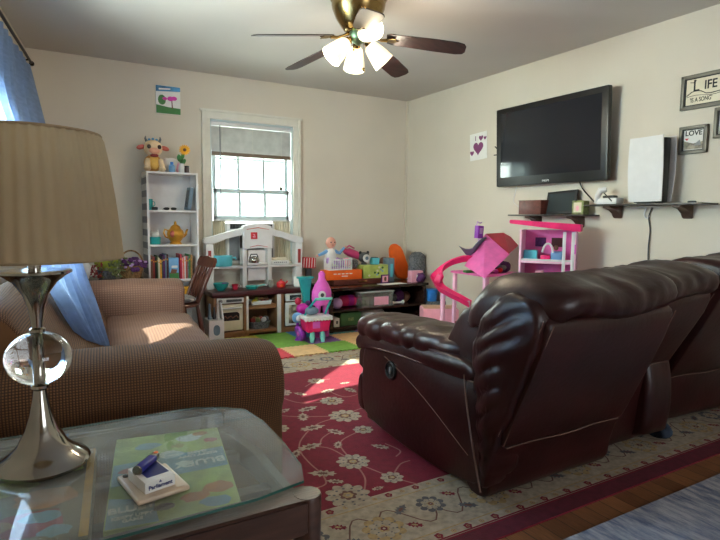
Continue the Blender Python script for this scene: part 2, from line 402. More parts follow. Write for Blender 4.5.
struct(B().ab((XR-.022, YB-.022, .1), (XR-.0005, YB-.0005, H-.001)).go('trim_1', 'wall_paint', flat=True))

# window_1 in the back wall: casing, jamb, two sashes, panes
W0, W1, WB, WT = 1.375, 2.223, .66, 2.03
win = bpy.data.objects.new('window_1', None); C.objects.link(win); win.location = (1.8, YB, .66); struct(win)
def wl(b): b.M = Matrix.Translation((-1.8, -YB, -.66)); return b
b = wl(B())
for x0, x1 in ((W0-.075, W0+.005), (W1-.005, W1+.075)):
    b.ab((x0, YB-.022, WB-.1), (x1, YB, WT+.085), .006); b.ab((x0+(.0 if x0 < 1.5 else .055), YB-.034, WB-.1), (x0+(.022 if x0 < 1.5 else .078), YB-.001, WT+.085), .004)
b.ab((W0-.075, YB-.0225, WT-.002), (W1+.075, YB, WT+.075), .006).ab((W0-.09, YB-.034, WT+.062), (W1+.09, YB-.001, WT+.085), .005)
b.go('window_casing', 'trim_paint', win)
b = wl(B()).ab((W0-.12, YB-.06, WB-.03), (W1+.12, YB+.04, WB), .008).ab((W0-.08, YB-.02, WB-.1), (W1+.08, YB, WB-.03), .005); b.go('window_sill', 'trim_paint', win)
b = wl(B())
b.ab((W0, YB, WB), (W0+.018, YB+.12, WT)).ab((W1-.018, YB, WB), (W1, YB+.12, WT)).ab((W0, YB, WT-.018), (W1, YB+.12, WT))
b.go('jamb', 'vinyl_white', win, flat=True)
def sash(z0, z1, y, ncol, name):
    b = wl(B()); x0, x1 = W0+.035, W1-.035
    b.ab((x0, y, z0), (x0+.035, y+.03, z1), .003).ab((x1-.035, y, z0), (x1, y+.03, z1), .003).ab((x0, y, z0), (x1, y+.03, z0+.04), .003).ab((x0, y, z1-.04), (x1, y+.03, z1), .003)
    for k in range(1, ncol):
        x = x0+(x1-x0)*k/ncol; b.ab((x-.012, y+.004, z0), (x+.012, y+.024, z1), .002)
    zm = (z0+z1)/2; b.ab((x0, y+.009, zm-.008), (x1, y+.023, zm+.008), .002) if name == 'upper_sash' else None
    o = b.go(name, 'vinyl_white', win)
    wl(B()).ab((x0+.03, y+.015, z0+.03), (x1-.03, y+.018, z1-.03)).go('glass', 'pane_glass', o, flat=True)
sash(1.34, 2.01, YB+.055, 3, 'upper_sash'); sash(1.085, 1.385, YB+.02, 3, 'lower_sash')
wl(B()).box((2.09, YB+.012, 1.40), (.035, .02, .03), None, .004).box((2.085, YB+.008, 1.42), (.05, .012, .008), (0, .5, 0), .002).go('sash_lock', 'nickel', win)
# window 2 (left wall) and an unseen window added in the near wall for fill light
w2 = bpy.data.objects.new('window_2', None); C.objects.link(w2); w2.location = LWL; w2.rotation_euler = (0, 0, -WL); struct(w2)
b = B()
for y in (-3.38, -1.86): b.ab((0, y, .72), (.02, y+.08, 2.16), .005)
b.ab((0, -3.38, 2.08), (.021, -1.67, 2.16), .005).ab((-.1, -3.42, .76), (.05, -1.63, .8), .006); b.go('window_casing', 'trim_paint', w2)
b = B()
for y0, y1 in ((-3.3, -2.525), (-2.525, -1.86)):
    b.ab((-.08, y0, .8), (-.05, y0+.045, 2.08)).ab((-.08, y1-.045, .8), (-.05, y1, 2.08)).ab((-.08, y0, .8), (-.05, y1, .85)).ab((-.08, y0, 2.03), (-.05, y1, 2.08)).ab((-.08, y0, 1.40), (-.05, y1, 1.44))
b.go('sash', 'vinyl_white', w2, flat=True)
B().ab((-.067, -3.26, .84), (-.063, -1.8, 2.04)).go('glass', 'pane_glass', w2, flat=True)
w3 = bpy.data.objects.new('added_fill_window', None); C.objects.link(w3); w3.location = (1.8, -2.6, 0); struct(w3)
b = B().ab((-1.0, -.08, .8), (-.95, -.04, 2.1)).ab((.95, -.08, .8), (1, -.04, 2.1)).ab((-.03, -.08, .8), (.03, -.04, 2.1)).ab((-1, -.08, .8), (1, -.04, .85)).ab((-1, -.08, 2.05), (1, -.04, 2.1)).ab((-1, -.08, 1.42), (1, -.04, 1.46))
b.go('sash', 'vinyl_white', w3, flat=True)

# outside: pale clapboard house across the side yard
nh = thing('neighbouring_house', 'white clapboard house wall glimpsed through the far window', 'building', (2.4, 8.6, -.6))
b = B()
for k in range(30): b.prism([(0, k*.14), (-.02, k*.14), (-.004, k*.14+.14), (0, k*.14+.14)], 0, -4.5, 4.5)
b.ab((-4.5, 0, 0), (4.5, .2, 4.2)); b.go('siding', 'siding', nh, flat=True)
B().prism([(-.3, 4.2), (.6, 4.2), (.6, 4.9)], 0, -4.7, 4.7).go('roof', 'grey_plastic', nh, flat=True)
g = B().ab((-5, YB+.2, -.62), (9, 14, -.6)).go('side_yard_ground', 'grass_ground', flat=True); struct(g)

# ================================================================== floor coverings
def ribbon(b, pts, wd, z):
    P_ = [Vector((p[0], p[1], z)) for p in pts]
    for i in range(len(P_)-1):
        t0 = (P_[min(i+1, len(P_)-1)]-P_[max(i-1, 0)]).normalized(); t1 = (P_[min(i+2, len(P_)-1)]-P_[i]).normalized()
        n0 = Vector((-t0.y, t0.x, 0))*wd/2; n1 = Vector((-t1.y, t1.x, 0))*wd/2
        b.poly([P_[i]-n0, P_[i+1]-n1, P_[i+1]+n1, P_[i]+n0])
def rosette(b, c, r, n=9, ms=(1, 4, 3, 2), z=.0105, ph=0, jag=.24):
    def ring(rad, nn, j, zz, mi):
        b.use(mi); pts = [(c[0]+rad*(1-j*(1-abs(math.cos(nn*t/2+ph))))*math.cos(t), c[1]+rad*(1-j*(1-abs(math.cos(nn*t/2+ph))))*math.sin(t), zz) for t in [k*2*PI/(nn*6) for k in range(nn*6)]]
        b.poly(pts)
    ring(r, n, jag, z, ms[0])
    for k in range(n):                                  # dark seeds between petals
        a = (k+.5)*2*PI/n-ph*2/n; b.use(ms[1])
        for q, rr in ((.58, .06), (.78, .05)):
            b.poly([(c[0]+r*q*math.cos(a)+r*rr*math.cos(t)*1.2, c[1]+r*q*math.sin(a)+r*rr*math.sin(t), z+.0006) for t in [j*PI/3 for j in range(6)]])
    ring(r*.40, max(5, n-3), .3, z+.0006, ms[2]); ring(r*.24, 6, .2, z+.0012, ms[3]); ring(r*.1, 5, .1, z+.0018, ms[0])
def leaf(b, c, L_, a, ms=(1, 3), z=.0102):
    up_ = [(-.5, 0), (-.36, .07), (-.40, .17), (-.22, .11), (-.16, .25), (-.04, .13), (.06, .26), (.14, .12), (.26, .18), (.32, .07), (.5, 0)]
    for q, (m_, sc_, dz) in enumerate(((ms[0], 1, 0), (ms[1], .42, .0005))):
        pts = up_+[(x, -y) for x, y in reversed(up_[1:-1])]
        for i in range(len(up_)-1):
            (xa, ya), (xb, yb) = up_[i], up_[i+1]; b.use(m_)
            b.poly([(c[0]+L_*sc_*(x*math.cos(a)-y*math.sin(a)), c[1]+L_*sc_*(x*math.sin(a)+y*math.cos(a)), z+dz) for x, y in ((xa, -ya), (xb, -yb), (xb, yb), (xa, ya))])
rb = B(); X0, X1, Y0, Y1 = -.19, 3.52, 1.31, 4.02
rb.use(0).ab((X0, Y0, 0), (X1, Y1, .007), .0)
rb.use(5).poly([(X0, Y0, .0074), (X1, Y0, .0074), (X1, Y0+.075, .0074), (X0, Y0+.075, .0074)])          # maroon outer band
rb.use(5).poly([(X0, Y1-.075, .0074), (X1, Y1-.075, .0074), (X1, Y1, .0074), (X0, Y1, .0074)])
yA, yB = Y0+.085, 1.775                                                                              # near border
yC, yD = 3.53, Y1-.085                                                                               # far border
def band(y0, y1, mi, z): rb.use(mi).poly([(X0+.05, y0, z), (X1-.05, y0, z), (X1-.05, y1, z), (X0+.05, y1, z)])
for y0, y1 in ((yA, yB), (yC, yD)): band(y0, y1, 1, .0076)
for x0, x1 in ((X0+.08, X0+.42), (X1-.42, X1-.08)): rb.use(1).poly([(x0, yB, .0076), (x1, yB, .0076), (x1, yC, .0076), (x0, yC, .0076)])
for y in (yA+.05, yB-.062, yC+.055, yD-.05): band(y-.003, y+.003, 2, .0080)
for y in (yA+.006, yB-.004, yC+.004, yD-.006): band(y-.004, y+.004, 6, .0080)
rnd = random.Random(3)
for yy in (yA+.026, yB-.031, yC+.027, yD-.026):                                                      # guard stripe buds
    for k in range(56):
        x = X0+.09+k*.066
        rosette(rb, (x, yy), .017 if k % 2 else .012, 5, (6, 3, 2, 6) if k % 2 else (2, 3, 1, 6), .0084)
for ym, k0 in (((yA+yB)/2-.005, 0), ((yC+yD)/2, .5)):
    for k in range(15):
        x = X0+.2+(k+k0)*.25
        rosette(rb, (x, ym+(.028 if k % 2 else -.028)), .082 if k % 2 == 0 else .060, 9, (2, 4, 3, 5) if k % 2 == 0 else (4, 1, 2, 3), .0086, jag=.2)
        rosette(rb, (x, ym+(.028 if k % 2 else -.028)), .058 if k % 2 == 0 else .040, 8, (1, 4, 2, 5), .0104)
        rb.use(3); ribbon(rb, [(x+t*.25, ym+.075*math.sin(PI*(2*t+k)), 0) for t in [j/10 for j in range(11)]], .006, .0083)
        leaf(rb, (x+.125, ym+.05*(-1)**k), .085, .6*(-1)**k, (4, 3), .0088); leaf(rb, (x+.11, ym-.06*(-1)**k), .07, 2.5, (6, 2), .0088)
FL = [((280, 394), .075), ((332, 402), .075), ((345, 417), .095), ((353, 463), .078), ((392, 479), .052), ((363, 431), .055), ((278, 430), .06), ((316, 382), .06), ((348, 497), .095), ((262, 470), .07), ((400, 372), .06), ((408, 425), .04), ((370, 400), .05)]
for (px, py), r in FL:
    p = PZ(px, py, 0); rosette(rb, p, r, 10 if r > .07 else 8, ph=px*.3)
for px, py, L_, a in ((328, 392, .12, .3), (308, 410, .14, .2), (303, 418, .13, 1.2), (335, 433, .12, 2.0), (313, 429, .15, .0), (310, 448, .14, .1), (322, 475, .13, 2.6), (350, 391, .12, 1.8), (345, 384, .08, 0), (284, 412, .10, .4), (338, 446, .09, 1), (380, 448, .10, 2.2), (365, 382, .1, 1), (300, 395, .1, 2.2), (378, 490, .06, 0), (335, 483, .08, 2.5), (296, 455, .1, 1), (390, 392, .1, .5)):
    leaf(rb, PZ(px, py, 0), L_, a)
rf = random.Random(11)
for k in range(26):                                     # the rest of the field, seen past and beneath the furniture
    x, y = rf.uniform(.15, 3.1), rf.uniform(1.95, 3.4)
    if x < 1.75 and y > 1.9: continue
    rosette(rb, (x, y), rf.uniform(.05, .09), 9, ph=k)
    leaf(rb, (x+.16, y+.1), .12, k)
def vine(pts):
    P_ = [Vector(PZ(px, py, 0)) for px, py in pts]; out = []
    for i in range(len(P_)-1):
        p0, p1, p2, p3 = P_[max(i-1, 0)], P_[i], P_[i+1], P_[min(i+2, len(P_)-1)]
        for j in range(8):
            t = j/8; out.append(.5*((2*p1)+(-p0+p2)*t+(2*p0-5*p1+4*p2-p3)*t*t+(-p0+3*p1-3*p2+p3)*t**3))
    out.append(P_[-1]); ribbon(rb, out, .008, .0096)
rb.use(7)
for v in (((280, 398), (300, 404), (332, 403)), ((272, 416), (300, 418), (345, 417)), ((345, 417), (318, 425), (302, 440), (300, 452), (310, 465), (322, 475)), ((353, 463), (340, 445), (356, 434), (372, 428)), ((353, 463), (365, 480), (362, 500)), ((353, 463), (390, 478), (418, 486)), ((310, 448), (330, 450), (353, 463)), ((392, 479), (400, 466), (410, 462)), ((345, 417), (360, 410), (378, 408)), ((328, 392), (345, 398), (362, 394)), ((305, 388), (316, 382), (330, 380)), ((322, 475), (326, 485), (316, 490)), ((385, 445), (400, 452), (396, 458)), ((285, 452), (295, 455), (306, 450)), ((350, 391), (362, 396), (380, 402)), ((330, 434), (322, 440), (320, 447))): vine(v)
for j, (x0, y0) in enumerate(((1.9, 2.0), (2.4, 2.3), (1.9, 2.9), (2.7, 2.6), (.4, 2.3), (.3, 3.0))): ribbon(rb, [(x0+.6*t, y0+.25*math.sin(5*t+j)+.3*t) for t in [q/14 for q in range(15)]], .008, .0096)
for v in rb.b.verts:
    if v.co.z > .0071: v.co.z = .007+(v.co.z-.007)*.22
rug = rb.go('area_rug', ['rug_red', 'rug_cream', 'rug_gold', 'rug_brown', 'rug_slate', 'rug_maroon', 'rug_red', 'rug_vine'], flat=True, norm=False)
tag(rug, 'large red floral rug with a cream patterned border, lying on the wood floor', 'rug')
b = B().ab((0, -1.7, 0), (2.35, 0, .012), .004); o = b.go('area_rug', 'rug_greyblue', loc=(1.22, 1.19, 0)); tag(o, 'mottled grey and blue rug on the wood floor behind the leather sofa', 'rug')

FC = {'y': 'yellow', 'g': 'green', 'b': 'blue', 'r': 'red', 'p': 'peach', 'v': 'purple', 't': 'teal'}
rows = ['rpgpg', 'bgvpt', 'ygbtv']; used_c = {}
where = {(0, 0): 'beside the brown sofa', (1, 0): 'second red corner', }
ordn = ['row nearest the rug', 'middle row', 'row nearest the play kitchen']
for j, row in enumerate(rows):
    for i, ch in enumerate(row):
        S = .31; b = B(); n_ = 7; pts = []
        def edge(p, q, s):
            P0, P1 = Vector(p), Vector(q); d = P1-P0; nn = Vector((d.y, -d.x)).normalized()
            for k in range(n_*2):
                t0, t1 = (k+.15)/(n_*2), (k+.85)/(n_*2); off = .006*s*(1 if k % 2 else -1)
                pts.append(tuple(P0+d*t0+nn*off)); pts.append(tuple(P0+d*t1+nn*off))
        h = S/2-.0006
        edge((-h, -h), (h, -h), 1); edge((h, -h), (h, h), 1); edge((h, h), (-h, h), -1 if 0 else 1); edge((-h, h), (-h, -h), 1)
        b.prism(pts, 2, 0, .010)
        o = b.go('foam_tile', 'foam_'+FC[ch], loc=(1.37+S/2+i*S-(.005*j), 3.925+S/2+j*S*.98, .0072 if j == 0 else .0), flat=True)
        pos = ['at the left end', 'second from the left', 'in the middle', 'second from the right', 'at the right end'][i]
        tag(o, '%s foam mat tile, %s of the %s' % (FC[ch], pos, ordn[j]), 'floor mat tile', 'foam puzzle tiles')

# ================================================================== leather reclining sofa
def folds(amp, k, seed=0):
    def fn(me):
        nn = [v.normal.copy() for v in me.vertices]
        for v, n in zip(me.vertices, nn):
            p = v.co; w = noise.noise(Vector((p.x*5, p.y*5, p.z*5+seed)))
            q = p.x*k[0]+p.y*k[1]+p.z*k[2]+2.4*w+seed
            v.co += n*amp*((1-abs(math.sin(q)))**1.5*-1.0+.45+.5*noise.noise(p*9))
        me.update()
    return fn
def leather_part(b, name, par, amp=.006, sc=(7, 7, 7), seed=0): return b.go(name, 'leather', par, wr=wrinkle(amp, sc, seed), ang=60)
def back_unit(par, x0, x1, top, mid, low, hz, hy, seed, zt):
    """top, mid, low = (y, z) of the rear face; hz, hy = centre of the head roll"""
    g_ = .004
    mt = (mid[0]-.004, mid[1]+.012); prof = [low, (low[0]-.012, (low[1]+mid[1])/2), mt, mt, mt, (mid[0]+.14, mid[1]+.05), (low[0]+.16, low[1])]
    b = B(); rloft(b, chaikin(prof, 2), 0, x0+g_, x1-g_, .02, 10, .012); lo = leather_part(b, 'lower_back_panel', par, .003, (5, 5, 5), seed)
    B().tube([(x0+.03+(x1-x0-.06)*t/12, mid[0]-.004, mid[1]-.014+.004*math.sin(t*.8)) for t in range(13)], .0022, 5).go('seam', 'stitch', lo)
    ml_ = (mid[0]-.006, mid[1]-.006); prof = [ml_, ml_, ml_, (top[0]-.004, top[1]-.03), (top[0]+.02, top[1]+.03), (top[0]+.16, top[1]+.03), (mid[0]+.2, mid[1]+.02)]
    b = B(); rloft(b, chaikin(prof, 2), 0, x0+g_, x1-g_, .022, 12, .014); pn = leather_part(b, 'back_panel', par, .004, (4, 4, 3), seed+1)
    for xx in (x0+.012, x1-.012):
        B().tube([(xx, mid[0]-.006+(top[0]-mid[0])*t/8, mid[1]+(top[1]-mid[1])*t/8) for t in range(9)], .002, 5).go('seam', 'stitch', pn)
    # padded head roll over the top
    pr = []
    for k in range(26):
        a = k*2*PI/26; c_, s_ = math.cos(a), math.sin(a)
        yy = hy+.235*math.copysign(abs(c_)**.8, c_); zz = hz+zt*math.copysign(abs(s_)**.8, s_)-(.10*max(0, c_)**2)+.0
        pr.append((yy, zz))
    b = B(); rloft(b, pr, 0, x0-.012, x1+.006, .085, 34, .075, mod=lambda t: (.02*max(0, 1-t/.25)**2*(seed == 1), .010*math.sin(t*7+seed)-.012-.05*max(0, 1-t/.28)**2*(seed == 1), 1-.16*max(0, 1-t/.2)**2*(seed == 1))); leather_part(b, 'head_cushion', par, .014, (6.5, 5, 6), seed+2)
    # front face of the back cushion and seat
    b = B(); rloft(b, chaikin([(hy+.02, hz-.12), (hy+.22, hz-.02), (hy+.42, .52), (hy+.40, .42), (mid[0]+.16, .42)], 2), 0, x0+.01, x1-.01, .05, 12, .04); leather_part(b, 'back_cushion', par, .010, (8, 5, 6), seed+3)
    yS = .30
    b = B(); rloft(b, chaikin([(yS, .30), (yS, .45), (yS+.3, .48), (.98, .47), (1.06, .40), (1.04, .28)], 2), 0, x0+.01, x1-.01, .04, 12, .035); leather_part(b, 'seat_cushion', par, .008, (6, 6, 6), seed+4)
    b = B(); rloft(b, chaikin([(.95, .08), (.98, .29), (1.04, .29), (1.05, .08)], 2), 0, x0+.01, x1-.01, .03, 8, .02); leather_part(b, 'footrest', par, .005, (6, 6, 6), seed+5)
    B().ab((x0+.02, .18, .05), (x1-.02, .96, .30), .01).go('base', 'leather_edge', par)
def arm_unit(par, x, s, seed, handle=True):
    """outer face at x, growing towards +s"""
    # side panel
    prof = [(.05, .02), (.02, .20), (.03, .40), (.09, .52), (.6, .53), (.94, .50), (1.0, .38), (1.0, .16), (.95, .04)]
    b = B(); pr = chaikin(prof, 2); a, c_ = (x, x+s*.2) if s > 0 else (x+s*.2, x)
    rloft(b, pr, 0, a, c_, .05, 4, .03, mod=None); sd = leather_part(b, 'arm_side', par, .006, (5, 4, 4), seed)
    # lower roll and top pad
    pr = [(.07, .49), (.10, .56), (.5, .555), (.95, .53), (1.03, .475), (1.015, .42), (.92, .445), (.5, .475), (.15, .475)]
    b = B(); rloft(b, chaikin(pr, 2), 0, min(x-s*.028, x+s*.235), max(x-s*.028, x+s*.235), .04, 6, .03); leather_part(b, 'arm_band', par, .006, (5, 9, 6), seed+1)
    rs = []; nY = 44
    for k in range(nY+1):
        t = k/nY; y = .14+.90*t; env = min(1, math.sin(min(t, .5)*PI)**.35 if t > 0 else 0, (math.sin(min(1-t, .12)/.12*PI/2))**.5 if t < 1 else 0); env = max(env, .05)
        hw, hh = .150*env, .066*env; zc = .562+.0*t-.02*t**6+.008*math.sin(6*t); xc = x+s*.105
        rs.append([(xc+hw*math.copysign(abs(math.cos(q))**.75, math.cos(q)), y, zc+hh*math.copysign(abs(math.sin(q))**.75, math.sin(q))) for q in [j*2*PI/22 for j in range(22)]])
    b = B(); b.rings(rs); b.go('arm_pad', 'leather', par, wr=folds(.011, (13, 22, 6), seed), ang=60)
    fx = x-s*.002
    B().tube([(x-s*.024, .09+.95*t/14*.96, .482-.0*t-.035*(t/14)**3) for t in range(15)], .0035, 6).go('piping', 'stitch', sd)
    B().tube([(fx, .14+.62*t/14, .17+.26*(t/14)**1.1+.03*math.sin(t/14*PI)) for t in range(15)], .0016, 5).go('seam', 'stitch', sd)
    if handle:
        hd = B().tube([(x-s*.004, .70+.040*math.cos(q), .375+.040*math.sin(q)) for q in [j*2*PI/20 for j in range(21)]], .008, 8, False).go('recline_handle', 'black_plastic', par)
        M_ = Matrix.Translation((x+s*.0, .70, .375))@Matrix.Rotation(PI/2, 4, 'Y')
        B(M_).lathe([(0.001, -.003), (.036, -.003), (.036, .006), (.001, .006)]).go('handle_cup', 'black_matte', hd); B().box((x-s*.007, .70, .375), (.012, .012, .035), None, .004).go('handle_lever', 'grey_plastic', hd)
rs_ = thing('reclining_sofa', 'dark brown leather reclining sofa seen from behind, leaning back, on the red rug', 'sofa', (1.425, 1.445, .0073), 0)
back_unit(rs_, 0, .72, (-.235, .755), (-.03, .27), (.03, .02), .832, -.03, 1, .090)
back_unit(rs_, .725, 1.20, (-.13, .78), (.05, .44), (.10, .02), .845, .06, 9, .080)
arm_unit(rs_, .0, 1, 21)
arm_unit(rs_, 1.21, -1, 25, False)
# gathered side wing between arm and back
pr = [(.035, .06), (-.0, .165), (-.02, .27), (-.07, .385), (-.12, .50), (-.225, .77), (-.15, .85), (-.03, .85), (.06, .75), (.11, .62), (.10, .50), (.075, .38), (.06, .2)]
b = B(); pr = chaikin(pr, 2); wy, wz = -.02, .56
rs = [[(xx, wy+(p[0]-wy)*s_, wz+(p[1]-wz)*s_) for p in pr] for xx, s_ in [(.13, .90), (.11, .96), (.06, 1), (.0, 1), (-.022, .985)]+[(-.022-.030*(1-s_*s_), s_*.985) for s_ in [.95-.045*k for k in range(21)]]]
b.rings(rs); wg = b.go('side_wing', 'leather', rs_, wr=folds(.013, (4, 14, 38), 1.0), ang=80)
B().tube([(-.012, -.012-.205*t/12-.006*math.sin(t/12*PI), .27+.50*t/12) for t in range(13)], .0022, 5).go('seam', 'stitch', wg)
B().tube([(-.028, .145-.11*(t/12)**1.3, .50-.43*t/12) for t in range(13)], .004, 6).go('piping', 'stitch', wg)
for x_, y_ in ((.1, .2), (1.1, .2), (.1, .9), (1.1, .9)): B().lathe([(.02, 0), (.026, .05)], (x_, y_, 0), 12).go('foot', 'black_plastic', rs_)
ra = thing('reclining_armchair', 'dark brown leather recliner at the far right, cut off by the photo edge', 'armchair', (2.785, 1.60, .0073), R(-4))
back_unit(ra, 0, .66, (-.26, .80), (-.0, .30), (.03, .02), .865, -.08, 41, .085)
arm_unit(ra, .0, 1, 45, False); arm_unit(ra, .68, -1, 51, False)
for x_, y_ in ((.1, .2), (.56, .2), (.1, .9), (.56, .9)): B().lathe([(.02, 0), (.026, .05)], (x_, y_, 0), 12).go('foot', 'black_plastic', ra)
b = B(); b.puff((0, 0, .12), (.07, .22, .24), .8); b.puff((-.01, -.08, .04), (.08, .14, .07), .8); b.puff((.0, -.03, .22), (.06, .14, .16), .8)
o = b.go('crumpled_blanket', 'denim_cloth', loc=(2.70, 1.66, .0095), wr=wrinkle(.03, (8, 8, 8), 4)); tag(o, 'crumpled dark blue cloth stuffed in the gap between the two leather recliners', 'blanket')

# ================================================================== brown slipcovered sofa
sf = thing('sofa', 'sofa in a brown waffle slipcover along the left wall behind the lamp table', 'sofa', (.30, 2.95, .007), R(-5))
def arm_prof(c, s):
    p = [(.13, .04), (.13, .30), (.135, .42), (.175, .47), (.185, .55), (.15, .625), (.08, .655), (-.02, .655), (-.10, .63), (-.13, .56), (-.12, .42), (-.12, .04)]
    return [(c+s*q[0], q[1]) for q in p]
b = B(); rloft(b, chaikin(arm_prof(-1.0, -1), 2), 0, -.50, .515, .06, 20, .05, mod=lambda t: (0, .012*math.sin(t*3), 1)); b.go('arm', 'slipcover', sf, wr=wrinkle(.008, (4, 4, 4), 3, False))
b = B(); rloft(b, chaikin(arm_prof(1.16, 1), 2), 0, -.50, .46, .06, 20, .05); b.go('arm', 'slipcover_far', sf, wr=wrinkle(.012, (4, 4, 6), 8, False))
b = B(); rloft(b, chaikin([(-.52, .05), (-.52, .30), (-.50, .70), (-.44, .82), (-.34, .85), (-.27, .76), (-.20, .62), (-.03, .44), (-.03, .05)], 2), 1, -1.10, 1.24, .08, 30, .05)
b.go('back', 'slipcover', sf, wr=wrinkle(.012, (4, 3, 4), 5, False))
b = B(); rloft(b, chaikin([(-.15, .06), (-.15, .42), (.2, .44), (.40, .44), (.50, .40), (.52, .30), (.49, .06)], 2), 1, -.90, 1.06, .03, 30, .02)
b.go('seat', 'slipcover_far', sf, wr=wrinkle(.014, (5, 4, 5), 6))
B().ab((-.46, -1.06, .02), (.46, 1.22, .07), .01).go('base', 'wood_dark', sf)
def rectY(x0, y0, x1, y1, Y):
    """real x and z extents of an upright rectangle standing on the plane y = Y"""
    ym, xm = (y0+y1)/2, (x0+x1)/2
    return PY(x0, ym, Y).x, PY(x1, ym, Y).x, PY(xm, y1, Y).z, PY(xm, y0, Y).z
def rectX(x0, y0, x1, y1, X):
    ym, xm = (y0+y1)/2, (x0+x1)/2
    return PX(x0, ym, X).y, PX(x1, ym, X).y, PX(xm, y1, X).z, PX(xm, y0, X).z
class BR(B):
    """builder whose shapes are given in room coordinates, stored relative to a root point"""
    def __init__(s, root): super().__init__(Matrix.Translation(-Vector(root)))
    def py(s, x0, y0, x1, y1, Y, th, bev=.003):
        a, b_, c_, d_ = rectY(x0, y0, x1, y1, Y); return s.ab((a, Y, c_), (b_, Y+th, d_), bev)
    def px(s, x0, y0, x1, y1, X, th, bev=.003):
        a, b_, c_, d_ = rectX(x0, y0, x1, y1, X); return s.ab((X, a, c_), (X+th, b_, d_), bev)

# ================================================================== lamp table
TR = (.0, 1.28, .007)
tb = thing('side_table', 'dark wooden side table with a dusty glass top beside the brown sofa', 'table', TR)
FZ = .540
b = BR(TR)
b.prism([(-.56, .96), (.445, .96), (.465, .99), (.465, 1.03), (-.56, 1.03)], 2, FZ-.075, FZ, .006)
b.prism([(-.56, 1.55), (.40, 1.55), (.36, 1.61), (-.56, 1.61)], 2, FZ-.06, FZ, .006)
b.ab((-.58, .97, FZ-.06), (-.52, 1.60, FZ), .006)
for y in (1.16, 1.38): b.ab((-.55, y, FZ-.09), (.44, y+.035, FZ-.062), .003)
b.go('frame', 'wood_table', tb)
BR(TR).prism([(.435, 1.03), (.46, 1.03), (.465, 1.3), (.445, 1.5), (.38, 1.58), (.36, 1.56), (.42, 1.48), (.44, 1.3)], 2, FZ-.09, FZ-.03, .004).go('side_rail', 'wood_table', tb)
for x, y in ((.452, .99), (.40, 1.54), (-.54, .99), (-.54, 1.57)):
    b = BR(TR); b.lathe([(.020, .007), (.026, .25), (.030, FZ-.004), (.028, FZ+.001), (.001, FZ+.0015)], (x, y, 0), 20, 1.0); b.go('leg', 'wood_table', tb)
b = BR(TR)
gp = [(-.57, 1.005), (.1, .998), (.35, 1.005), (.462, 1.028), (.488, 1.10), (.502, 1.25), (.505, 1.40), (.49, 1.515), (.44, 1.56), (.36, 1.60), (-.57, 1.60)]
b.prism(gp, 2, FZ+.003, FZ+.009); gt = b.go('glass_top', ['table_glass', 'table_edge'], tb, flat=True)
for p in gt.data.polygons:
    if abs(p.normal.z) < .5: p.material_index = 1
GZ = FZ+.0095
# board game boxes under the glass, lying on the cross rails
def game(name, c, d, rz, label, bodym): 
    t = thing(name, label, 'board game', (c[0], c[1], FZ-.0585), rz, None)
    B().box((0, 0, .026), (d[0], d[1], .050), None, .002).go('box_lid', bodym, t)
    return t
t = game('board_game_box', (.232, 1.255), (.255, .445), R(-9), 'green and blue board game box under the glass top, below the cigarettes', 'game_green')
zt_ = .0513
b = B()
def blob(b, c, r, z, mi, n=14, sq=1, a0=0, jit=.2, seed=0):
    rr = random.Random(seed); b.use(mi); b.poly([(c[0]+r*(1+jit*rr.uniform(-1, 1))*math.cos(a0+k*2*PI/n), c[1]+sq*r*(1+jit*rr.uniform(-1, 1))*math.sin(a0+k*2*PI/n), z) for k in range(n)])
b.use(0); b.poly([(-.125, -.05, zt_), (.125, -.02, zt_), (.125, .09, zt_), (-.125, .06, zt_)])
b.use(0); b.poly([(-.125, -.22, zt_), (-.03, -.22, zt_), (-.04, -.13, zt_), (-.125, -.10, zt_)])
for k, (x, y, r, mi) in enumerate(((-.05, .15, .03, 0), (.05, .17, .035, 1), (-.09, .02, .022, 2), (.08, .19, .02, 3), (.09, -.12, .035, 3), (.04, -.15, .03, 3), (.0, .08, .03, 1), (-.02, -.17, .022, 4), (.10, .14, .02, 2), (.03, .02, .02, 1), (.08, -.18, .03, 0))): blob(b, (x, y), r, zt_+.0003+.00005*k, mi, seed=k, sq=.7)
b.go('cover_art', ['game_blue', 'paper', 'red', 'game_orange', 'game_brown'], t, flat=True)
text('BLUEY', .031, 'paper', t, (-.080, -.155, zt_+.001), (0, 0, R(4)), bold=.001)
text('KEEPY UPPY\nGAME', .014, 'paper', t, (-.078, -.192, zt_+.001), (0, 0, R(4)), bold=.0005)
text('BLUEY', .040, 'paper', t, (.065, .015, zt_+.001), (0, 0, R(184)), bold=.001)
text('KEEPY UPPY\nGAME', .017, 'paper', t, (.062, .066, zt_+.001), (0, 0, R(184)), bold=.0005)
t = game('board_game_box', (-.065, 1.27), (.27, .42), R(-6), 'brown and green board game box with a yellow edge, under the glass near the lamp', 'game_brown')
b = B(); b.use(0); b.poly([(.118, -.2, zt_), (.134, -.2, zt_), (.134, .208, zt_), (.118, .208, zt_)])
for k, (x, y, r, mi) in enumerate(((.04, .12, .07, 1), (.05, -.02, .06, 2), (-.03, .05, .06, 1), (.03, -.12, .07, 3), (-.07, .14, .05, 2), (.08, -.16, .03, 4), (-.06, -.12, .06, 2), (.05, -.10, .035, 4))): blob(b, (x, y), r, zt_+.0003+.00005*k, mi, seed=k+40, sq=.7)
b.go('cover_art', ['amber', 'game_green', 'game_orange', 'crimson', 'game_blue'], t, flat=True)
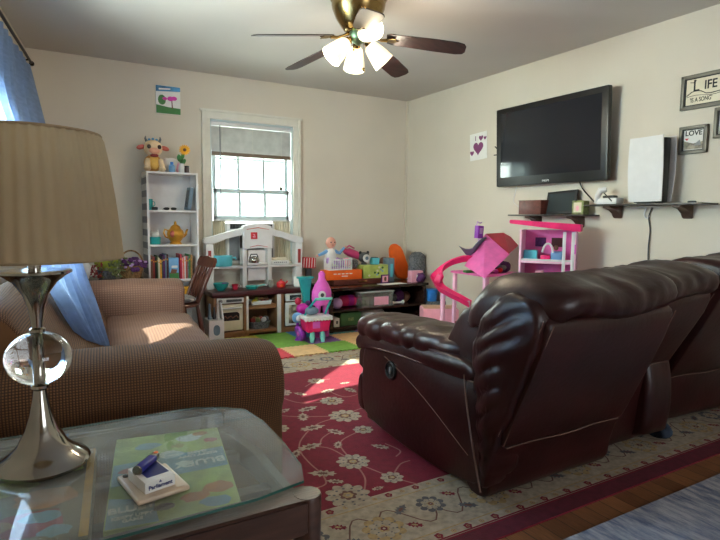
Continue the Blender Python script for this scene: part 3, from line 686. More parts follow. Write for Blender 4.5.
# phone, cigarettes, lighter on the glass
t = thing('phone', 'tan cased phone lying on the glass under the cigarette pack', 'phone', (.176, 1.158, GZ), R(10))
B().box((0, 0, .006), (.105, .135, .011), None, .005, 3).go('case', 'case_tan', t); B().box((.0, 0, .0118), (.094, .123, .001), None, .0004).go('screen', 'case_tan', t)
b = B(); [b.lathe([(.007, 0), (.007, .002), (.005, .0025)], (x, y, .0118), 12) for x, y in ((-.038, .052), (-.022, .052), (-.03, .037))]; b.go('camera_lens', 'black_plastic', t)
pk = thing('cigarette_pack', 'white and blue cigarette pack lying on top of the phone', 'cigarettes', (.172, 1.150, GZ+.0128), R(14))
B().box((0, 0, .0115), (.062, .088, .023), None, .0015).go('pack_body', 'paper', pk)
B().box((.004, .006, .0233), (.046, .060, .0006)).go('printed_panel', 'pack_blue', pk, flat=True)
text('Parliament', .0115, 'pack_blue', pk, (0, -.0445, .010), (PI/2, 0, 0), bold=.0002)
B().prism([(-.003, 0), (.003, 0), (0, .005)], 1, -.0445, -.044).go('emblem', 'pack_blue', pk, loc=(0, 0, .0165), flat=True)
lt = thing('lighter', 'dark blue plastic lighter with a silver cap lying on the cigarette pack', 'lighter', (.165, 1.172, GZ+.0128+.0242), R(52))
B().box((0, 0, .0075), (.062, .021, .014), None, .006, 4).go('lighter_body', 'lighter_blue', lt)
B().box((.036, 0, .0075), (.014, .017, .013), None, .003).go('metal_cap', 'nickel', lt); B().box((.042, 0, .012), (.008, .009, .008), None, .003).go('button', 'orange', lt)
B().lathe([(.0095, 0), (.0105, .001), (.0105, .003)], (0, 0, 0), 16).go('end_disc', 'nickel', lt, loc=(-.031, 0, .0075), rot=(0, -PI/2, 0))

# ================================================================== table lamp
lp = thing('table_lamp', 'silver table lamp with a crystal ball and a pleated beige shade', 'lamp', (-.022, 1.375, GZ))
b = B(); b.lathe([(.001, 0), (.086, 0), (.094, .006), (.096, .012), (.090, .020), (.070, .032), (.050, .052), (.034, .085), (.023, .12), (.016, .155), (.013, .175), (.018, .18), (.018, .186), (.013, .19), (.012, .20)], seg=48); b.go('base', 'nickel', lp)
B().puff((0, 0, .247), (.134, .134, .118), 1, 48, 24).go('crystal_ball', 'crystal', lp)
B().lathe([(.008, .19), (.008, .306)], seg=16).go('rod', 'nickel', lp)
b = B(); b.lathe([(.011, .302), (.016, .306), (.016, .312), (.011, .316), (.012, .33), (.017, .36), (.026, .39), (.043, .415), (.062, .430), (.073, .436), (.073, .441), (.06, .442), (.016, .440), (.001, .44)], seg=48); b.go('trumpet_stem', 'nickel', lp)
B().lathe([(.013, .44), (.013, .475), (.019, .476), (.019, .50), (.006, .505), (.004, .72), (.001, .725)], seg=16).go('socket_pole', 'nickel', lp)
b = B()
wob = lambda u: .012*math.sin(u*2*PI*44)
prof = [(.178, .468), (.1775, .472), (.174, .51), (.164, .60), (.153, .68), (.1445, .725), (.139, .735)]
b.lathe(prof, seg=352, cap=False, wob=wob); b.go('lamp_shade', 'shade_cloth', lp, norm=False)
for z, r in ((.469, .177), (.735, .139)): B().tube([(r*math.cos(q), r*math.sin(q), z) for q in [k*2*PI/48 for k in range(49)]], .0035, 6, False).go('shade_trim', 'shade_cloth', lp)
B().tube([(-.139, 0, .728), (0, 0, .722), (.139, 0, .728)], .002, 5).go('shade_spider', 'nickel', lp)

# ================================================================== ceiling fan
fc = thing('ceiling_fan', 'brass ceiling fan with five dark blades and a lit four-shade light kit', 'ceiling fan', (1.69, 2.965, H))
B().lathe([(.001, 0), (.172, -.001), (.176, -.012), (.168, -.026), (.160, -.034), (.163, -.05), (.158, -.075), (.138, -.125), (.112, -.165), (.088, -.198), (.07, -.208), (.001, -.209)], seg=48).go('motor_housing', 'brass', fc)
B().lathe([(.05, -.206), (.055, -.215), (.052, -.245), (.044, -.262), (.02, -.275), (.006, -.285), (.001, -.287)], seg=32).go('switch_housing', 'patina', fc)
for k, az in enumerate((173.6, 107, 31, -34, 247)):
    M_ = Matrix.Rotation(R(az), 4, 'Z') @ Matrix.Translation((0, 0, -.225)) @ Matrix.Rotation(R(8), 4, 'Y') @ Matrix.Rotation(R(-13), 4, 'X')
    b = B(M_); pts = [(.175, -.045), (.21, -.058), (.45, -.066), (.60, -.066), (.638, -.055), (.652, -.03), (.652, .03), (.638, .055), (.60, .066), (.45, .066), (.21, .058), (.175, .045)]
    b.prism(pts, 2, -.003, .003, .0015, 1); bl_ = b.go('blade', 'blade_wood', fc)
    b = B(Matrix.Rotation(R(az), 4, 'Z') @ Matrix.Translation((0, 0, -.225)) @ Matrix.Rotation(R(8), 4, 'Y'))
    b.tube([(.06, 0, .010), (.10, 0, -.002), (.14, 0, -.012), (.18, 0, -.008)], [.011, .008, .009, .012], 8); b.prism([(.17, -.012), (.20, -.034), (.235, -.036), (.225, -.012), (.25, 0), (.225, .012), (.235, .036), (.20, .034), (.17, .012)], 2, -.010, -.005, .001, 1)
    b.go('blade_iron', 'brass', fc)
for az, tl in ((262, 2), (350, 44), (172, 44), (70, 52)):
    D = Matrix.Rotation(R(az), 4, 'Z') @ Matrix.Translation((.045, 0, -.248)) @ Matrix.Rotation(R(90+tl), 4, 'Y')
    b = B(D); b.lathe([(.012, -.02), (.014, .01), (.024, .018), (.024, .035), (.02, .038)], seg=20); hol = b.go('lamp_holder', 'brass', fc)
    b = B(D); b.lathe([(.026, .034), (.042, .05), (.052, .085), (.061, .13), (.067, .178), (.0645, .178), (.058, .13), (.049, .087), (.039, .053), (.024, .036)], seg=28, cap=False); b.go('glass_shade', 'shade_glass', fc, norm=False)
    b = B(D); b.puff((0, 0, .09), (.05, .05, .08), 1, 16, 10); b.go('light_bulb', 'bulb_lit', hol)
    l = bpy.data.lights.new('fan_bulb_light', 'POINT'); l.energy = 5.5; l.color = (1, .86, .66); l.shadow_soft_size = .045
    lo_ = bpy.data.objects.new('fan_bulb_light', l); C.objects.link(lo_); lo_.parent = fc; lo_.location = D @ Vector((0, 0, .21))
B().tube([(.02, -.03, -.25), (.021, -.03, -.42)], .0012, 5).puff((.021, -.03, -.43), (.018, .018, .024), 1, 10, 8).go('pull_chain', 'brass', fc)
B().tube([(-.03, 0, -.24), (-.031, 0, -.31)], .0012, 5).puff((-.031, 0, -.315), (.010, .010, .012), 1, 10, 8).go('pull_chain', 'brass', fc)

# ================================================================== curtains
def curtain(rows, name, label, nf, amp=.028, n=150):
    """rows of (far point, near point, fold strength) from the rod down"""
    t = None; b = B(); grid = []
    K = len(rows)
    def cr(a, q):
        i = min(int(q), K-2); f = q-i; p = [a[max(i-1, 0)], a[i], a[i+1], a[min(i+2, K-1)]]
        return .5*((2*p[1])+(-p[0]+p[2])*f+(2*p[0]-5*p[1]+4*p[2]-p[3])*f*f+(-p[0]+3*p[1]-3*p[2]+p[3])*f**3)
    F_ = [Vector(r[0]) for r in rows]; N_ = [Vector(r[1]) for r in rows]
    for j in range(61):
        q = (K-1)*j/60; a, c_ = cr(F_, q), cr(N_, q); d = (c_-a); nrm = Vector((-d.y, d.x, 0)).normalized()
        if nrm.x < 0: nrm = -nrm
        i = min(int(q), K-2); s = rows[i][2]*(1-(q-i))+rows[i+1][2]*(q-i)
        grid.append([a+d*(k/n)+nrm*s*amp*(math.sin(k/n*nf*2*PI+.6*math.sin(q))+.4*math.sin(k/n*nf*4.6*PI+q)) for k in range(n+1)])
    b.rings(grid, False, False)
    o = b.go(name, 'curtain_cloth', norm=False); tag(o, label, 'curtain'); return o
wx = lambda y: -.078-(YB-y)*math.tan(WL)
curtain([((wx(4.75)+.075, 4.75, 2.20), (wx(3.75)+.06, 3.75, 2.22), .6),
         (Vector(PY(42, 130, 4.15)), (wx(3.35)+.10, 3.30, 1.75), 1.0),
         (PY(58, 196, 3.65), (wx(3.05)+.26, 3.00, 1.30), 1.2),
         (PY(77, 265, 3.15), PY(40, 262, 2.60), 1.0),
         (PY(94, 310, 2.93), PY(62, 305, 2.62), .8),
         (PY(107, 346, 2.86), PY(84, 340, 2.68), .6)], 'curtain', 'light blue curtain swept over the back of the brown sofa', 7)
curtain([((wx(2.75)+.07, 2.75, 2.20), (wx(1.75)+.07, 1.75, 2.20), .7), ((wx(2.70)+.07, 2.70, 1.5), (wx(1.9)+.07, 1.9, 1.5), 1), ((wx(2.62)+.07, 2.62, .92), (wx(1.95)+.07, 1.95, .92), 1), ((wx(2.62)+.07, 2.62, .5), (wx(1.95)+.07, 1.95, .5), 1)], 'curtain', 'light blue curtain hanging straight behind the lamp shade', 7)
cr_ = thing('curtain_rod', 'dark curtain rod above the left window', 'curtain rod', (LWL[0], LWL[1], 2.26), -WL)
B().tube([(.075, -.27, 0), (.075, -3.75, 0)], .010, 10).go('rod', 'rod_bronze', cr_)
for y in (-.26, -3.76): B().puff((.075, y, 0), (.036, .05, .036), .9, 14, 10).go('finial', 'rod_bronze', cr_)
for y in (-.42, -2.0, -3.6): B().ab((.0, y-.012, -.03), (.008, y+.012, .03), .002).tube([(.004, y, -.012), (.05, y, -.016), (.075, y, -.013)], .006, 8).go('bracket', 'rod_bronze', cr_)

# ================================================================== blind and air conditioner in the far window
bd = thing('window_blind', 'half raised horizontal blind with a brown bottom rail at the top of the far window', 'blind', (1.8, YB+.01, 2.01))
B().ab((-.405, -.004, -.035), (.405, .032, -.001), .004).go('head_rail', 'white_plastic', bd)
b = B()
for k in range(20): b.box((0, .014, -.048-.0115*k), (.80, .026, .0012), (R(58), 0, 0))
b.go('slats', 'blind_slat', bd, flat=True)
B().box((0, .014, -.296), (.80, .028, .036), None, .004).go('bottom_rail', mat('rail_brown', (118, 100, 84), .5), bd)
for x in (-.30, 0, .30): B().tube([(x, -.002, -.03), (x, -.002, -.29)], .0012, 5).go('ladder_cord', 'trim_paint', bd)
B().tube([(-.325, -.012, -.03), (-.325, -.016, -.86)], .0045, 6).go('tilt_wand', 'grey_plastic', bd)
acr = (1.8, YB-.02, WB)
ac = thing('air_conditioner', 'white window air conditioner behind the play kitchen', 'air conditioner', acr)
b = BR(acr); a0, a1, a2, a3 = rectY(228, 223, 276, 256, YB-.06); b.ab((a0, YB-.03, WB), (a1, YB+.40, a3), .015); b.go('housing', 'white_plastic', ac)
b = BR(acr); b.ab((a0+.03, YB-.036, a3-.058), (a1-.03, YB-.029, a3-.012), .004); b.go('air_outlet', 'black_matte', ac)
b = BR(acr)
for k in range(12): x = a0+.05+(a1-a0-.1)*k/11; b.ab((x-.003, YB-.038, a3-.055), (x+.003, YB-.034, a3-.015))
b.go('louvre', 'dark_grey', ac, flat=True)
b = BR(acr); b.ab((a0+.02, YB-.034, WB+.03), (a1-.02, YB-.029, a3-.075), .004)
for k in range(9): b.ab((a0+.03, YB-.037, WB+.05+.018*k), (a1-.03, YB-.033, WB+.058+.018*k))
b.go('front_grille', 'grey_plastic', ac, flat=True)
for x0, x1 in ((W0+.02, a0), (a1, W1-.02)):
    b = BR(acr); n = 14; pts = []
    for k in range(n+1): pts.append((x0+(x1-x0)*k/n, YB+.03+(.012 if k % 2 else 0)))
    b.prism(pts+[(x1, YB+.05), (x0, YB+.05)], 2, WB, 1.075); b.go('side_curtain_panel', 'cream_plastic', ac, flat=True)
b = BR(acr).ab((W0+.03, YB+.0, 1.073), (W1-.03, YB+.05, 1.088), .003); b.go('top_rail', 'white_plastic', ac)

# ================================================================== bookcase
BX0, BX1, BY, BZ = .762, 1.192, 4.93, 1.478
bc = thing('bookcase', 'narrow white bookcase against the far wall left of the window', 'bookcase', (0, BY, 0))
t_ = .016
for x in (BX0, BX1-t_): B().ab((x, 0, 0), (x+t_, .27, BZ), .002).go('side_panel', 'white_board', bc)
B().ab((BX0, 0, BZ-.001), (BX1, .27, BZ+t_), .002).go('top', 'white_board', bc)
B().ab((BX0+t_, .262, .02), (BX1-t_, .269, BZ-.001)).go('back_panel', 'white_board', bc, flat=True)
SH = [1.165, .868, .560, .375, .05]
for z in SH: B().ab((BX0+t_+.0005, .003, z-t_), (BX1-t_-.0005, .262, z), .002).go('shelf', 'white_board', bc)
B().ab((BX0-.0012, .004, .3), (BX0-.0002, .266, BZ-.02)).go('patterned_side', 'sticker_wall', bc, flat=True)
B().ab((BX1+.0002, .004, .62), (BX1+.0012, .266, .78)).go('sticker', 'sticker_wall', bc, flat=True)
TOPZ = BZ+t_
def at(px, Y, z, py=200): return (PY(px, py, Y).x, Y, z)
# things on the bookcase top
mat('eye_brown', (50, 28, 20), .1)
cw = thing('plush_cow', 'cream plush cow sitting on the left end of the bookcase top', 'stuffed toy', at(153, 5.03, TOPZ, 160))
B().puff((0, 0, .075), (.15, .12, .15), 1).go('body', 'plush_tan', cw)
B().puff((0, -.045, .075), (.10, .06, .11), 1).go('belly', mat('plush_yellow', (226, 178, 90), .95, bump=.8), cw)
hd = B().puff((0, -.02, .20), (.15, .13, .14), .95).go('head', 'plush_cream', cw)
B().puff((0, -.085, .172), (.085, .05, .055), 1).go('muzzle', mat('plush_peach', (232, 168, 140), .95), hd)
for s in (-1, 1):
    B().puff((s*.042, -.078, .207), (.034, .018, .038), 1, 14, 8).go('eye', 'eye_brown', hd)
    B().puff((s*.098, -.015, .205), (.075, .03, .042), 1, 14, 8, (0, s*.3, 0)).go('ear', 'copper_red', hd)
    B().tube([(s*.05, -.02, .255), (s*.062, -.02, .28), (s*.058, -.02, .30)], [.012, .009, .003], 8).go('horn', 'mesh_grey', hd)
    B().tube([(s*.05, -.05, .10), (s*.06, -.08, .05), (s*.055, -.09, .02)], [.022, .024, .02], 10).go('front_leg', 'plush_cream', cw)
    B().puff((s*.06, -.08, .022), (.06, .08, .044), 1, 14, 8).go('hind_foot', 'plush_cream', cw)
for k in range(3): B().puff((-.03+.03*k, -.02, .272+.006*(k == 1)), (.024, .02, .022), 1, 10, 6).go('hair_tuft', 'picture_blue', hd)
B().puff((0, -.075, .135), (.07, .02, .03), 1, 12, 8).go('bow', 'brick_red', cw)
t = thing('plush_ball', 'round white and pink plush beside the cow on the bookcase', 'stuffed toy', at(171, 5.08, TOPZ, 165))
B().puff((0, 0, .068), (.15, .13, .136), .95).go('body', 'plush_white', t)
B().puff((.055, -.035, .05), (.055, .06, .09), 1, 14, 8).go('pink_patch', 'light_pink', t); B().puff((-.04, -.01, .115), (.04, .03, .04), 1, 10, 8).go('ear', 'plush_white', t)
t = thing('toy_bottle', 'small blue toy bottle on the bookcase in front of the white plush', 'toy', at(172, 4.965, TOPZ, 170))
B().lathe([(.001, 0), (.024, 0), (.026, .01), (.026, .055), (.016, .066)], seg=16).go('bottle_body', 'sky_blue', t); B().lathe([(.014, .065), (.014, .088), (.001, .09)], seg=16).go('bottle_cap', 'blue', t)
t = thing('flower_vase', 'white vase holding a yellow gerbera on the bookcase top', 'vase', at(181.5, 5.0, TOPZ, 170))
B().lathe([(.001, 0), (.022, 0), (.028, .03), (.024, .06), (.018, .075), (.022, .082), (.019, .08), (.001, .02)], seg=20).go('vase_body', 'white_plastic', t)
st = B().tube([(0, 0, .03), (.002, -.005, .10), (.02, -.015, .19)], .004, 6).go('stem', 'leaf_green', t)
b = B()
for k in range(5): a = k*1.3; b.puff((.022*math.cos(a), .015*math.sin(a), .10+.012*k), (.03, .012, .06), 1, 8, 6, (.4*math.sin(a), .5*math.cos(a), 0))
b.go('leaves', 'green', t)
fl = bpy.data.objects.new('flower', None); C.objects.link(fl); fl.parent = t; fl.location = (.024, -.03, .20); fl.rotation_euler = (R(78), 0, R(-12))
b = B()
for k in range(16): a = k*2*PI/16; b.puff((.030*math.cos(a), .030*math.sin(a), .002*(k % 2)), (.040, .014, .004), 1, 8, 6, (0, 0, a))
b.go('petals', mat('petal_gold', (240, 170, 40), .7), fl); B().puff((0, 0, .004), (.03, .03, .012), 1, 14, 8).go('flower_centre', 'doll_brown', fl)
t = thing('candle_jar', 'small dark brown jar at the right end of the bookcase top', 'jar', at(187, 4.97, TOPZ, 170))
B().lathe([(.001, 0), (.021, 0), (.022, .004), (.022, .045), (.019, .05)], seg=18).go('jar_body', mat('jar_brown', (66, 42, 38), .3), t); B().lathe([(.02, .05), (.021, .052), (.021, .062), (.001, .064)], seg=18).go('jar_lid', 'black_plastic', t)
# shelf 1
z = SH[0]+.0005
t = thing('mug', 'teal mug on the top shelf of the bookcase', 'mug', at(149.5, 5.02, z)); B().lathe([(.001, 0), (.024, 0), (.026, .01), (.027, .095), (.024, .095), (.022, .01)], seg=20).go('mug_body', 'teal', t); B().tube([(.024, 0, .075), (.042, 0, .07), (.044, 0, .045), (.025, 0, .03)], .004, 8).go('handle', 'teal', t)
b = B().box((0, 0, .014), (.05, .04, .028), None, .01); tag(b.go('small_pouch', 'black_matte', loc=at(154.5, 4.98, z)), 'small black lump beside the teal mug on the bookcase', 'pouch')
t = thing('sunglasses', 'dark sunglasses lying on the top shelf of the bookcase', 'sunglasses', at(170, 4.99, z))
for s in (-1, 1): B().puff((s*.03, 0, .014), (.05, .022, .026), .8, 14, 8).go('lens', 'black_plastic', t); B().tube([(s*.055, 0, .016), (s*.05, .06, .006)], .003, 6).go('temple', 'black_plastic', t)
t = thing('book', 'grey blue hardcover book leaning against the right side of the top shelf', 'book', at(189, 5.0, z))
B().box((0, 0, .105), (.030, .14, .20), (0, R(9), 0), .002).go('cover', 'slate_grey', t); B().box((-.0165, 0, .105), (.001, .11, .15), (0, R(9), 0)).go('cover_picture', 'mesh_grey', t, flat=True)
# shelf 2
z = SH[1]+.0005
t = thing('toy_bucket', 'teal toy bucket with a white kitten head on the second bookcase shelf', 'toy', at(154, 5.0, z, 232))
B().lathe([(.001, 0), (.046, 0), (.052, .008), (.056, .065), (.052, .065), (.044, .01)], seg=24).go('bucket_body', 'teal', t)
h_ = B().puff((.006, 0, .085), (.075, .06, .055), .9, 18, 10).go('kitten_head', 'plush_white', t)
for s in (-1, 1): B().lathe([(.013, 0), (.001, .032)], (.006+s*.024, 0, .104), 10).go('ear', 'plush_white', h_)
t = thing('toy_teapot', 'gold toy teapot with a red patch and tall lid on the bookcase', 'teapot', at(175.5, 5.0, z, 232))
B().lathe([(.001, 0), (.052, 0), (.05, .01), (.04, .022), (.052, .035), (.07, .065), (.074, .09), (.066, .12), (.045, .138), (.04, .14)], seg=32).go('pot_body', 'gold', t)
ld = B().lathe([(.046, .138), (.04, .155), (.02, .17), (.01, .175), (.012, .186), (.007, .2), (.001, .203)], seg=24).go('lid', 'gold', t)
B().tube([(.062, 0, .07), (.088, 0, .085), (.098, 0, .12), (.106, 0, .13)], [.017, .012, .009, .008], 10).go('spout', 'gold', t)
B().tube([(-.06, 0, .12), (-.09, 0, .13), (-.10, 0, .10), (-.085, 0, .065), (-.062, 0, .055)], .007, 8).go('handle', 'gold', t)
B().puff((-.03, -.045, .09), (.055, .05, .07), 1, 16, 10).go('red_patch', 'copper_red', t)
# shelf 3 books
z = SH[2]+.0005; x = BX0+t_+.004
cols = [('doll_brown', .020, .215, .17, 'brown'), ('brick_red', .012, .20, .16, 'thin rust red'), ('black_matte', .014, .20, .17, 'black'), ('leaf_green', .008, .21, .16, 'thin green'), ('cream_plastic', .013, .19, .15, 'cream'), ('amber', .012, .175, .15, 'yellow topped'), ('dark_grey', .008, .205, .16, 'slim grey'), ('dark_purple', .016, .215, .17, 'purple'), ('slate_grey', .010, .225, .17, 'slate blue'), ('plum_plastic', .013, .22, .17, 'plum')]
def book(x, w, h, d, m, label, tilt=0, y0=.03, open_=False):
    t = thing('book', label, 'book', (x+w/2, BY+y0, z), 0, 'books on the third bookcase shelf')
    B().box((0, d/2, h/2), (w, d, h), None, .0012).go('cover', m, t)
    B().box((0, d/2+.002, h/2), (w*.8, d-.001, h-.006)).go('pages', 'paper', t, flat=True); B().box((0, -.0004, h*.8), (w*.7, .001, h*.06)).go('spine_label', 'gold' if m != 'amber' else 'ink', t, flat=True)
for m, w_, h_, d_, nm in cols:
    book(x, w_, h_, d_, m, '%s book spine left of the upright picture book on the bookcase' % nm); x += w_+.0025
t = thing('picture_book', 'picture book facing out with blue sky and green cover among the books', 'book', (x+.045, BY+.035, z))
B().box((0, .012, .095), (.084, .022, .19), None, .002).go('cover', 'sky_blue', t)
b = B(); b.use(0).poly([(-.04, 0, .002), (.04, 0, .002), (.04, 0, .055), (-.04, 0, .06)]); b.use(1).poly([(-.033, -.0004, .05), (.02, -.0004, .05), (.028, -.0004, .085), (-.02, -.0004, .09)]); b.use(2).poly([(-.02, -.0008, .10), (.03, -.0008, .10), (.03, -.0008, .12), (-.02, -.0008, .12)])
b.go('cover_art', ['green', 'doll_brown', 'white_cloth'], t, flat=True, norm=False); x += .096
for m, w_, h_, d_, nm in [('crimson', .018, .22, .17, 'thick crimson'), ('light_pink', .008, .19, .15, 'slim pink'), ('orange', .007, .19, .15, 'slim orange'), ('white_cloth', .009, .20, .16, 'white'), ('copper_red', .013, .20, .15, 'coral'), ('mesh_grey', .010, .20, .16, 'grey'), ('green', .012, .215, .17, 'green'), ('wicker', .016, .21, .16, 'tan')]:
    book(x, w_, h_, d_, m, '%s book spine right of the upright picture book on the bookcase' % nm); x += w_+.0022
# shelf 4
z = SH[3]+.0005
t = thing('cup', 'yellow plastic cup below the bookcase shelf of books', 'cup', at(186.5, 4.97, z, 290)); B().lathe([(.001, 0), (.026, 0), (.034, .11), (.031, .11), (.024, .006)], seg=22).go('cup_body', 'amber', t); B().lathe([(.034, .104), (.0365, .108), (.034, .113)], seg=22).go('rim', 'amber', t)
t = thing('storage_tub', 'small white tub beside the yellow cup low in the bookcase', 'tub', at(177, 5.04, z, 290)); B().lathe([(.001, 0), (.04, 0), (.045, .085), (.042, .085), (.037, .006)], seg=22).go('tub_body', 'white_plastic', t); B().lathe([(.046, .083), (.047, .09), (.001, .093)], seg=22).go('lid', 'slate_grey', t)
b = B().puff((0, 0, .04), (.12, .12, .08), .8); tag(b.go('folded_scarf', 'dark_purple', loc=at(162, 5.03, z, 290), wr=wrinkle(.012, (20, 20, 20))), 'dark bundled scarf low in the bookcase', 'scarf')

# ================================================================== on the far wall
def quad_art(b, mi, pts, y): b.use(mi).poly([(p[0], y, p[1]) for p in pts])
cv = thing('canvas_painting', "child's canvas painting of a pink tree and green bush on the far wall", 'painting', (1.008, YB-.018, 2.03))
B().box((0, .008, .123), (.212, .016, .245), None, .002).go('canvas', 'paper', cv)
b = B(); y = -.0006
quad_art(b, 0, [(-.105, .19), (.105, .205), (.105, .243), (-.105, .243)], y); quad_art(b, 1, [(-.105, .002), (.105, .002), (.105, .055), (.0, .06), (-.105, .075)], y)
for k, (c_, r, mi, sq) in enumerate((((-.055, .12), .034, 1, 1.3), ((.02, .135), .030, 2, .7), ((.05, .14), .026, 2, .7), ((-.03, .132), .02, 2, .7))):
    b.use(mi).poly([(c_[0]+r*math.cos(q), y-.0003*(k+1), c_[1]+r*sq*math.sin(q)) for q in [j*2*PI/14 for j in range(14)]])
quad_art(b, 3, [(.028, .05), (.040, .05), (.034, .12), (.026, .12)], y-.0002); quad_art(b, 4, [(-.08, .205), (.02, .215), (.02, .225), (-.08, .22)], y-.0004)
b.go('painted_picture', ['picture_blue', 'green', 'magenta', 'doll_brown', 'paper'], cv, flat=True, norm=False)
sg = thing('hanging_sign', 'tall narrow white sign with a painted green stem between bookcase and window', 'sign', (1.233, YB-.014, 1.18))
B().box((0, .006, .12), (.062, .011, .235), None, .002).go('board', 'paper', sg)
B().tube([(-.005+.012*math.sin(k*.9), -.0014, .03+.018*k) for k in range(10)], .003, 6).tube([(.012, -.0014, .07), (.002, -.0014, .12), (.014, -.0014, .16)], .0025, 6).go('painted_stem', 'leaf_green', sg)

# ================================================================== corner left of the bookcase
b = B(); sb = thing('low_chest', 'low dark chest tucked behind the far arm of the brown sofa', 'chest', (.36, 4.83, 0))
B().box((0, 0, .31), (.66, .36, .60), None, .01).go('chest_body', 'wood_dark', sb); B().box((0, -.182, .48), (.30, .005, .14), None, .002).go('drawer_front', 'wood_red', sb); B().puff((0, -.193, .48), (.03, .02, .03), 1, 10, 8).go('knob', 'brass', sb)
CZ = .6105
def gp_(px, py, Y): return PY(px, py, Y)
t = thing('potted_cactus', 'round lime green plush cactus ball behind the sofa arm', 'stuffed toy', (gp_(107, 263, 4.78).x, 4.78, CZ))
B().lathe([(.001, 0), (.06, 0), (.075, .07), (.07, .07), (.055, .01)], seg=20).go('pot', 'mesh_grey', t); B().puff((0, 0, .145), (.19, .18, .19), 1, 28, 18).go('ball', 'lime', t)
t = thing('wicker_basket', 'wicker basket of purple flowers between the green ball and the bookcase', 'basket', (gp_(131, 263, 4.80).x, 4.80, CZ))
B().lathe([(.001, 0), (.075, 0), (.09, .05), (.098, .10), (.092, .10), (.08, .05), (.06, .01)], seg=28).go('basket_body', 'wicker', t)
B().tube([(.092*math.cos(q), 0, .10+.12*math.sin(q)) for q in [k*PI/14 for k in range(15)]], .007, 8).go('handle', 'wicker', t)
b = B(); rr = random.Random(5)
for k in range(34): a, r = rr.uniform(0, 6.3), rr.uniform(0, .115); b.puff((r*math.cos(a), r*math.sin(a)-.02, .10+rr.uniform(-.03, .05)), (.045, .045, .03), 1, 8, 6, (rr.random(), rr.random(), 0))
tag_ = b.go('purple_blooms', 'dark_purple', t)
b = B()
for k in range(16): a, r = rr.uniform(0, 6.3), rr.uniform(.02, .11); b.puff((r*math.cos(a), r*math.sin(a)-.03, .11+rr.uniform(-.02, .05)), (.028, .028, .02), 1, 8, 6)
b.go('lilac_blooms', 'lilac', t)
b = B()
for k in range(70): a, r = rr.uniform(0, 6.3), rr.uniform(.0, .12); b.box((r*math.cos(a), .6*r*math.sin(a), .02+rr.uniform(0, .17)), (.03, .003, .018), (rr.random()*3, rr.random()*3, a))
o = b.go('leafy_spray', 'olive', loc=(gp_(117, 263, 4.68).x, 4.69, CZ), flat=True); tag(o, 'loose spray of olive leaves around the green ball', 'plant', None, 'stuff')
b = B()
for k in range(40): a, r = rr.uniform(0, 6.3), rr.uniform(.0, .08); b.box((r*math.cos(a), .6*r*math.sin(a), .02+rr.uniform(0, .14)), (.025, .003, .016), (rr.random()*3, rr.random()*3, a))
o = b.go('red_leaf_spray', 'brick_red', loc=(gp_(96, 263, 4.72).x, 4.72, CZ), flat=True); tag(o, 'dark red dried leaves between the white bag and the green ball', 'plant', None, 'stuff')
b = B().puff((0, 0, .075), (.11, .10, .15), .75); o = b.go('paper_bag', 'white_cloth', loc=(gp_(83, 260, 4.62).x, 4.70, CZ), wr=wrinkle(.014, (18, 18, 18))); tag(o, 'crumpled white bag behind the sofa next to the blue curtain', 'bag')
# ================================================================== toy kitchen
KY, KX0, KX1, CT = 4.865, 1.295, 2.235, .435
kr = ((KX0+KX1)/2, KY, .0)
kt = thing('play_kitchen', 'white and brown toy play kitchen with an arched hutch below the far window', 'play kitchen', kr)
def KB(): return BR(kr)
b = KB()
for x0, x1 in ((KX0, KX0+.03), (1.575, 1.625), (1.905, 1.975), (KX1-.03, KX1)): b.ab((x0, KY+.002, .0), (x1, KY+.29, CT-.05), .006)
b.ab((KX0, KY+.27, .0), (KX1, KY+.30, CT-.05)).ab((KX0, KY+.002, 0), (1.60, KY+.28, .055), .006).ab((1.93, KY+.004, 0), (KX1, KY+.28, .05), .006)
b.ab((1.62, KY+.02, .245), (1.91, KY+.27, .285), .012).ab((1.62, KY+.01, .02), (1.91, KY+.27, .05), .008)
b.go('cabinet', 'tan_plastic', kt)
KB().ab((KX0-.02, KY-.025, CT-.052), (KX1+.02, KY+.30, CT), .016).go('counter', 'plum_plastic', kt)
KB().ab((1.905, KY-.008, .0), (1.945, KY+.01, CT-.055), .006).ab((1.600, KY-.006, .06), (1.622, KY+.01, CT-.055), .004).go('side_column', 'white_plastic', kt)
p = KB().ab((1.325, KY-.01, .325), (1.575, KY+.02, .375), .008).go('control_panel', 'white_plastic', kt)
B(Matrix.Translation((1.355-kr[0], -.012, .35)) @ Matrix.Rotation(PI/2, 4, 'X')).lathe([(.018, 0), (.018, .010), (.012, .014), (.001, .014)], seg=18).go('knob', 'grey_plastic', p)
KB().ab((1.41, KY-.013, .338), (1.555, KY-.008, .362), .003).go('display', 'dark_grey', p)
d = KB().ab((1.330, KY-.014, .07), (1.565, KY+.02, .315), .012).go('oven_door', 'cream_plastic', kt)
KB().prism([(1.365, .165), (1.53, .165), (1.53, .225), (1.51, .243), (1.385, .243), (1.365, .225)], 1, KY-.017, KY-.012, .002).go('oven_window', 'black_plastic', d)
KB().tube([(1.35, KY-.014, .285), (1.36, KY-.034, .283), (1.535, KY-.034, .283), (1.545, KY-.014, .285)], .008, 8).go('door_handle', 'white_plastic', d)
KB().tube([(1.38+.017*k, KY-.018, .20+.012*math.sin(k*2.1)) for k in range(9)], .006, 6).go('painted_food', 'doll_brown', d)
d = KB().ab((1.99, KY-.012, .305), (2.205, KY+.02, .378), .008).go('microwave_door', 'white_plastic', kt)
KB().ab((2.03, KY-.015, .318), (2.15, KY-.010, .365), .002).go('microwave_window', 'tablet_glass', d); KB().tube([(2.05, KY-.0155, .33), (2.10, KY-.0155, .342), (2.14, KY-.0155, .335)], .006, 6).go('painted_food', 'mesh_grey', d)
d = KB().ab((1.99, KY-.012, .065), (2.205, KY+.02, .293), .010).go('fridge_door', 'white_plastic', kt)
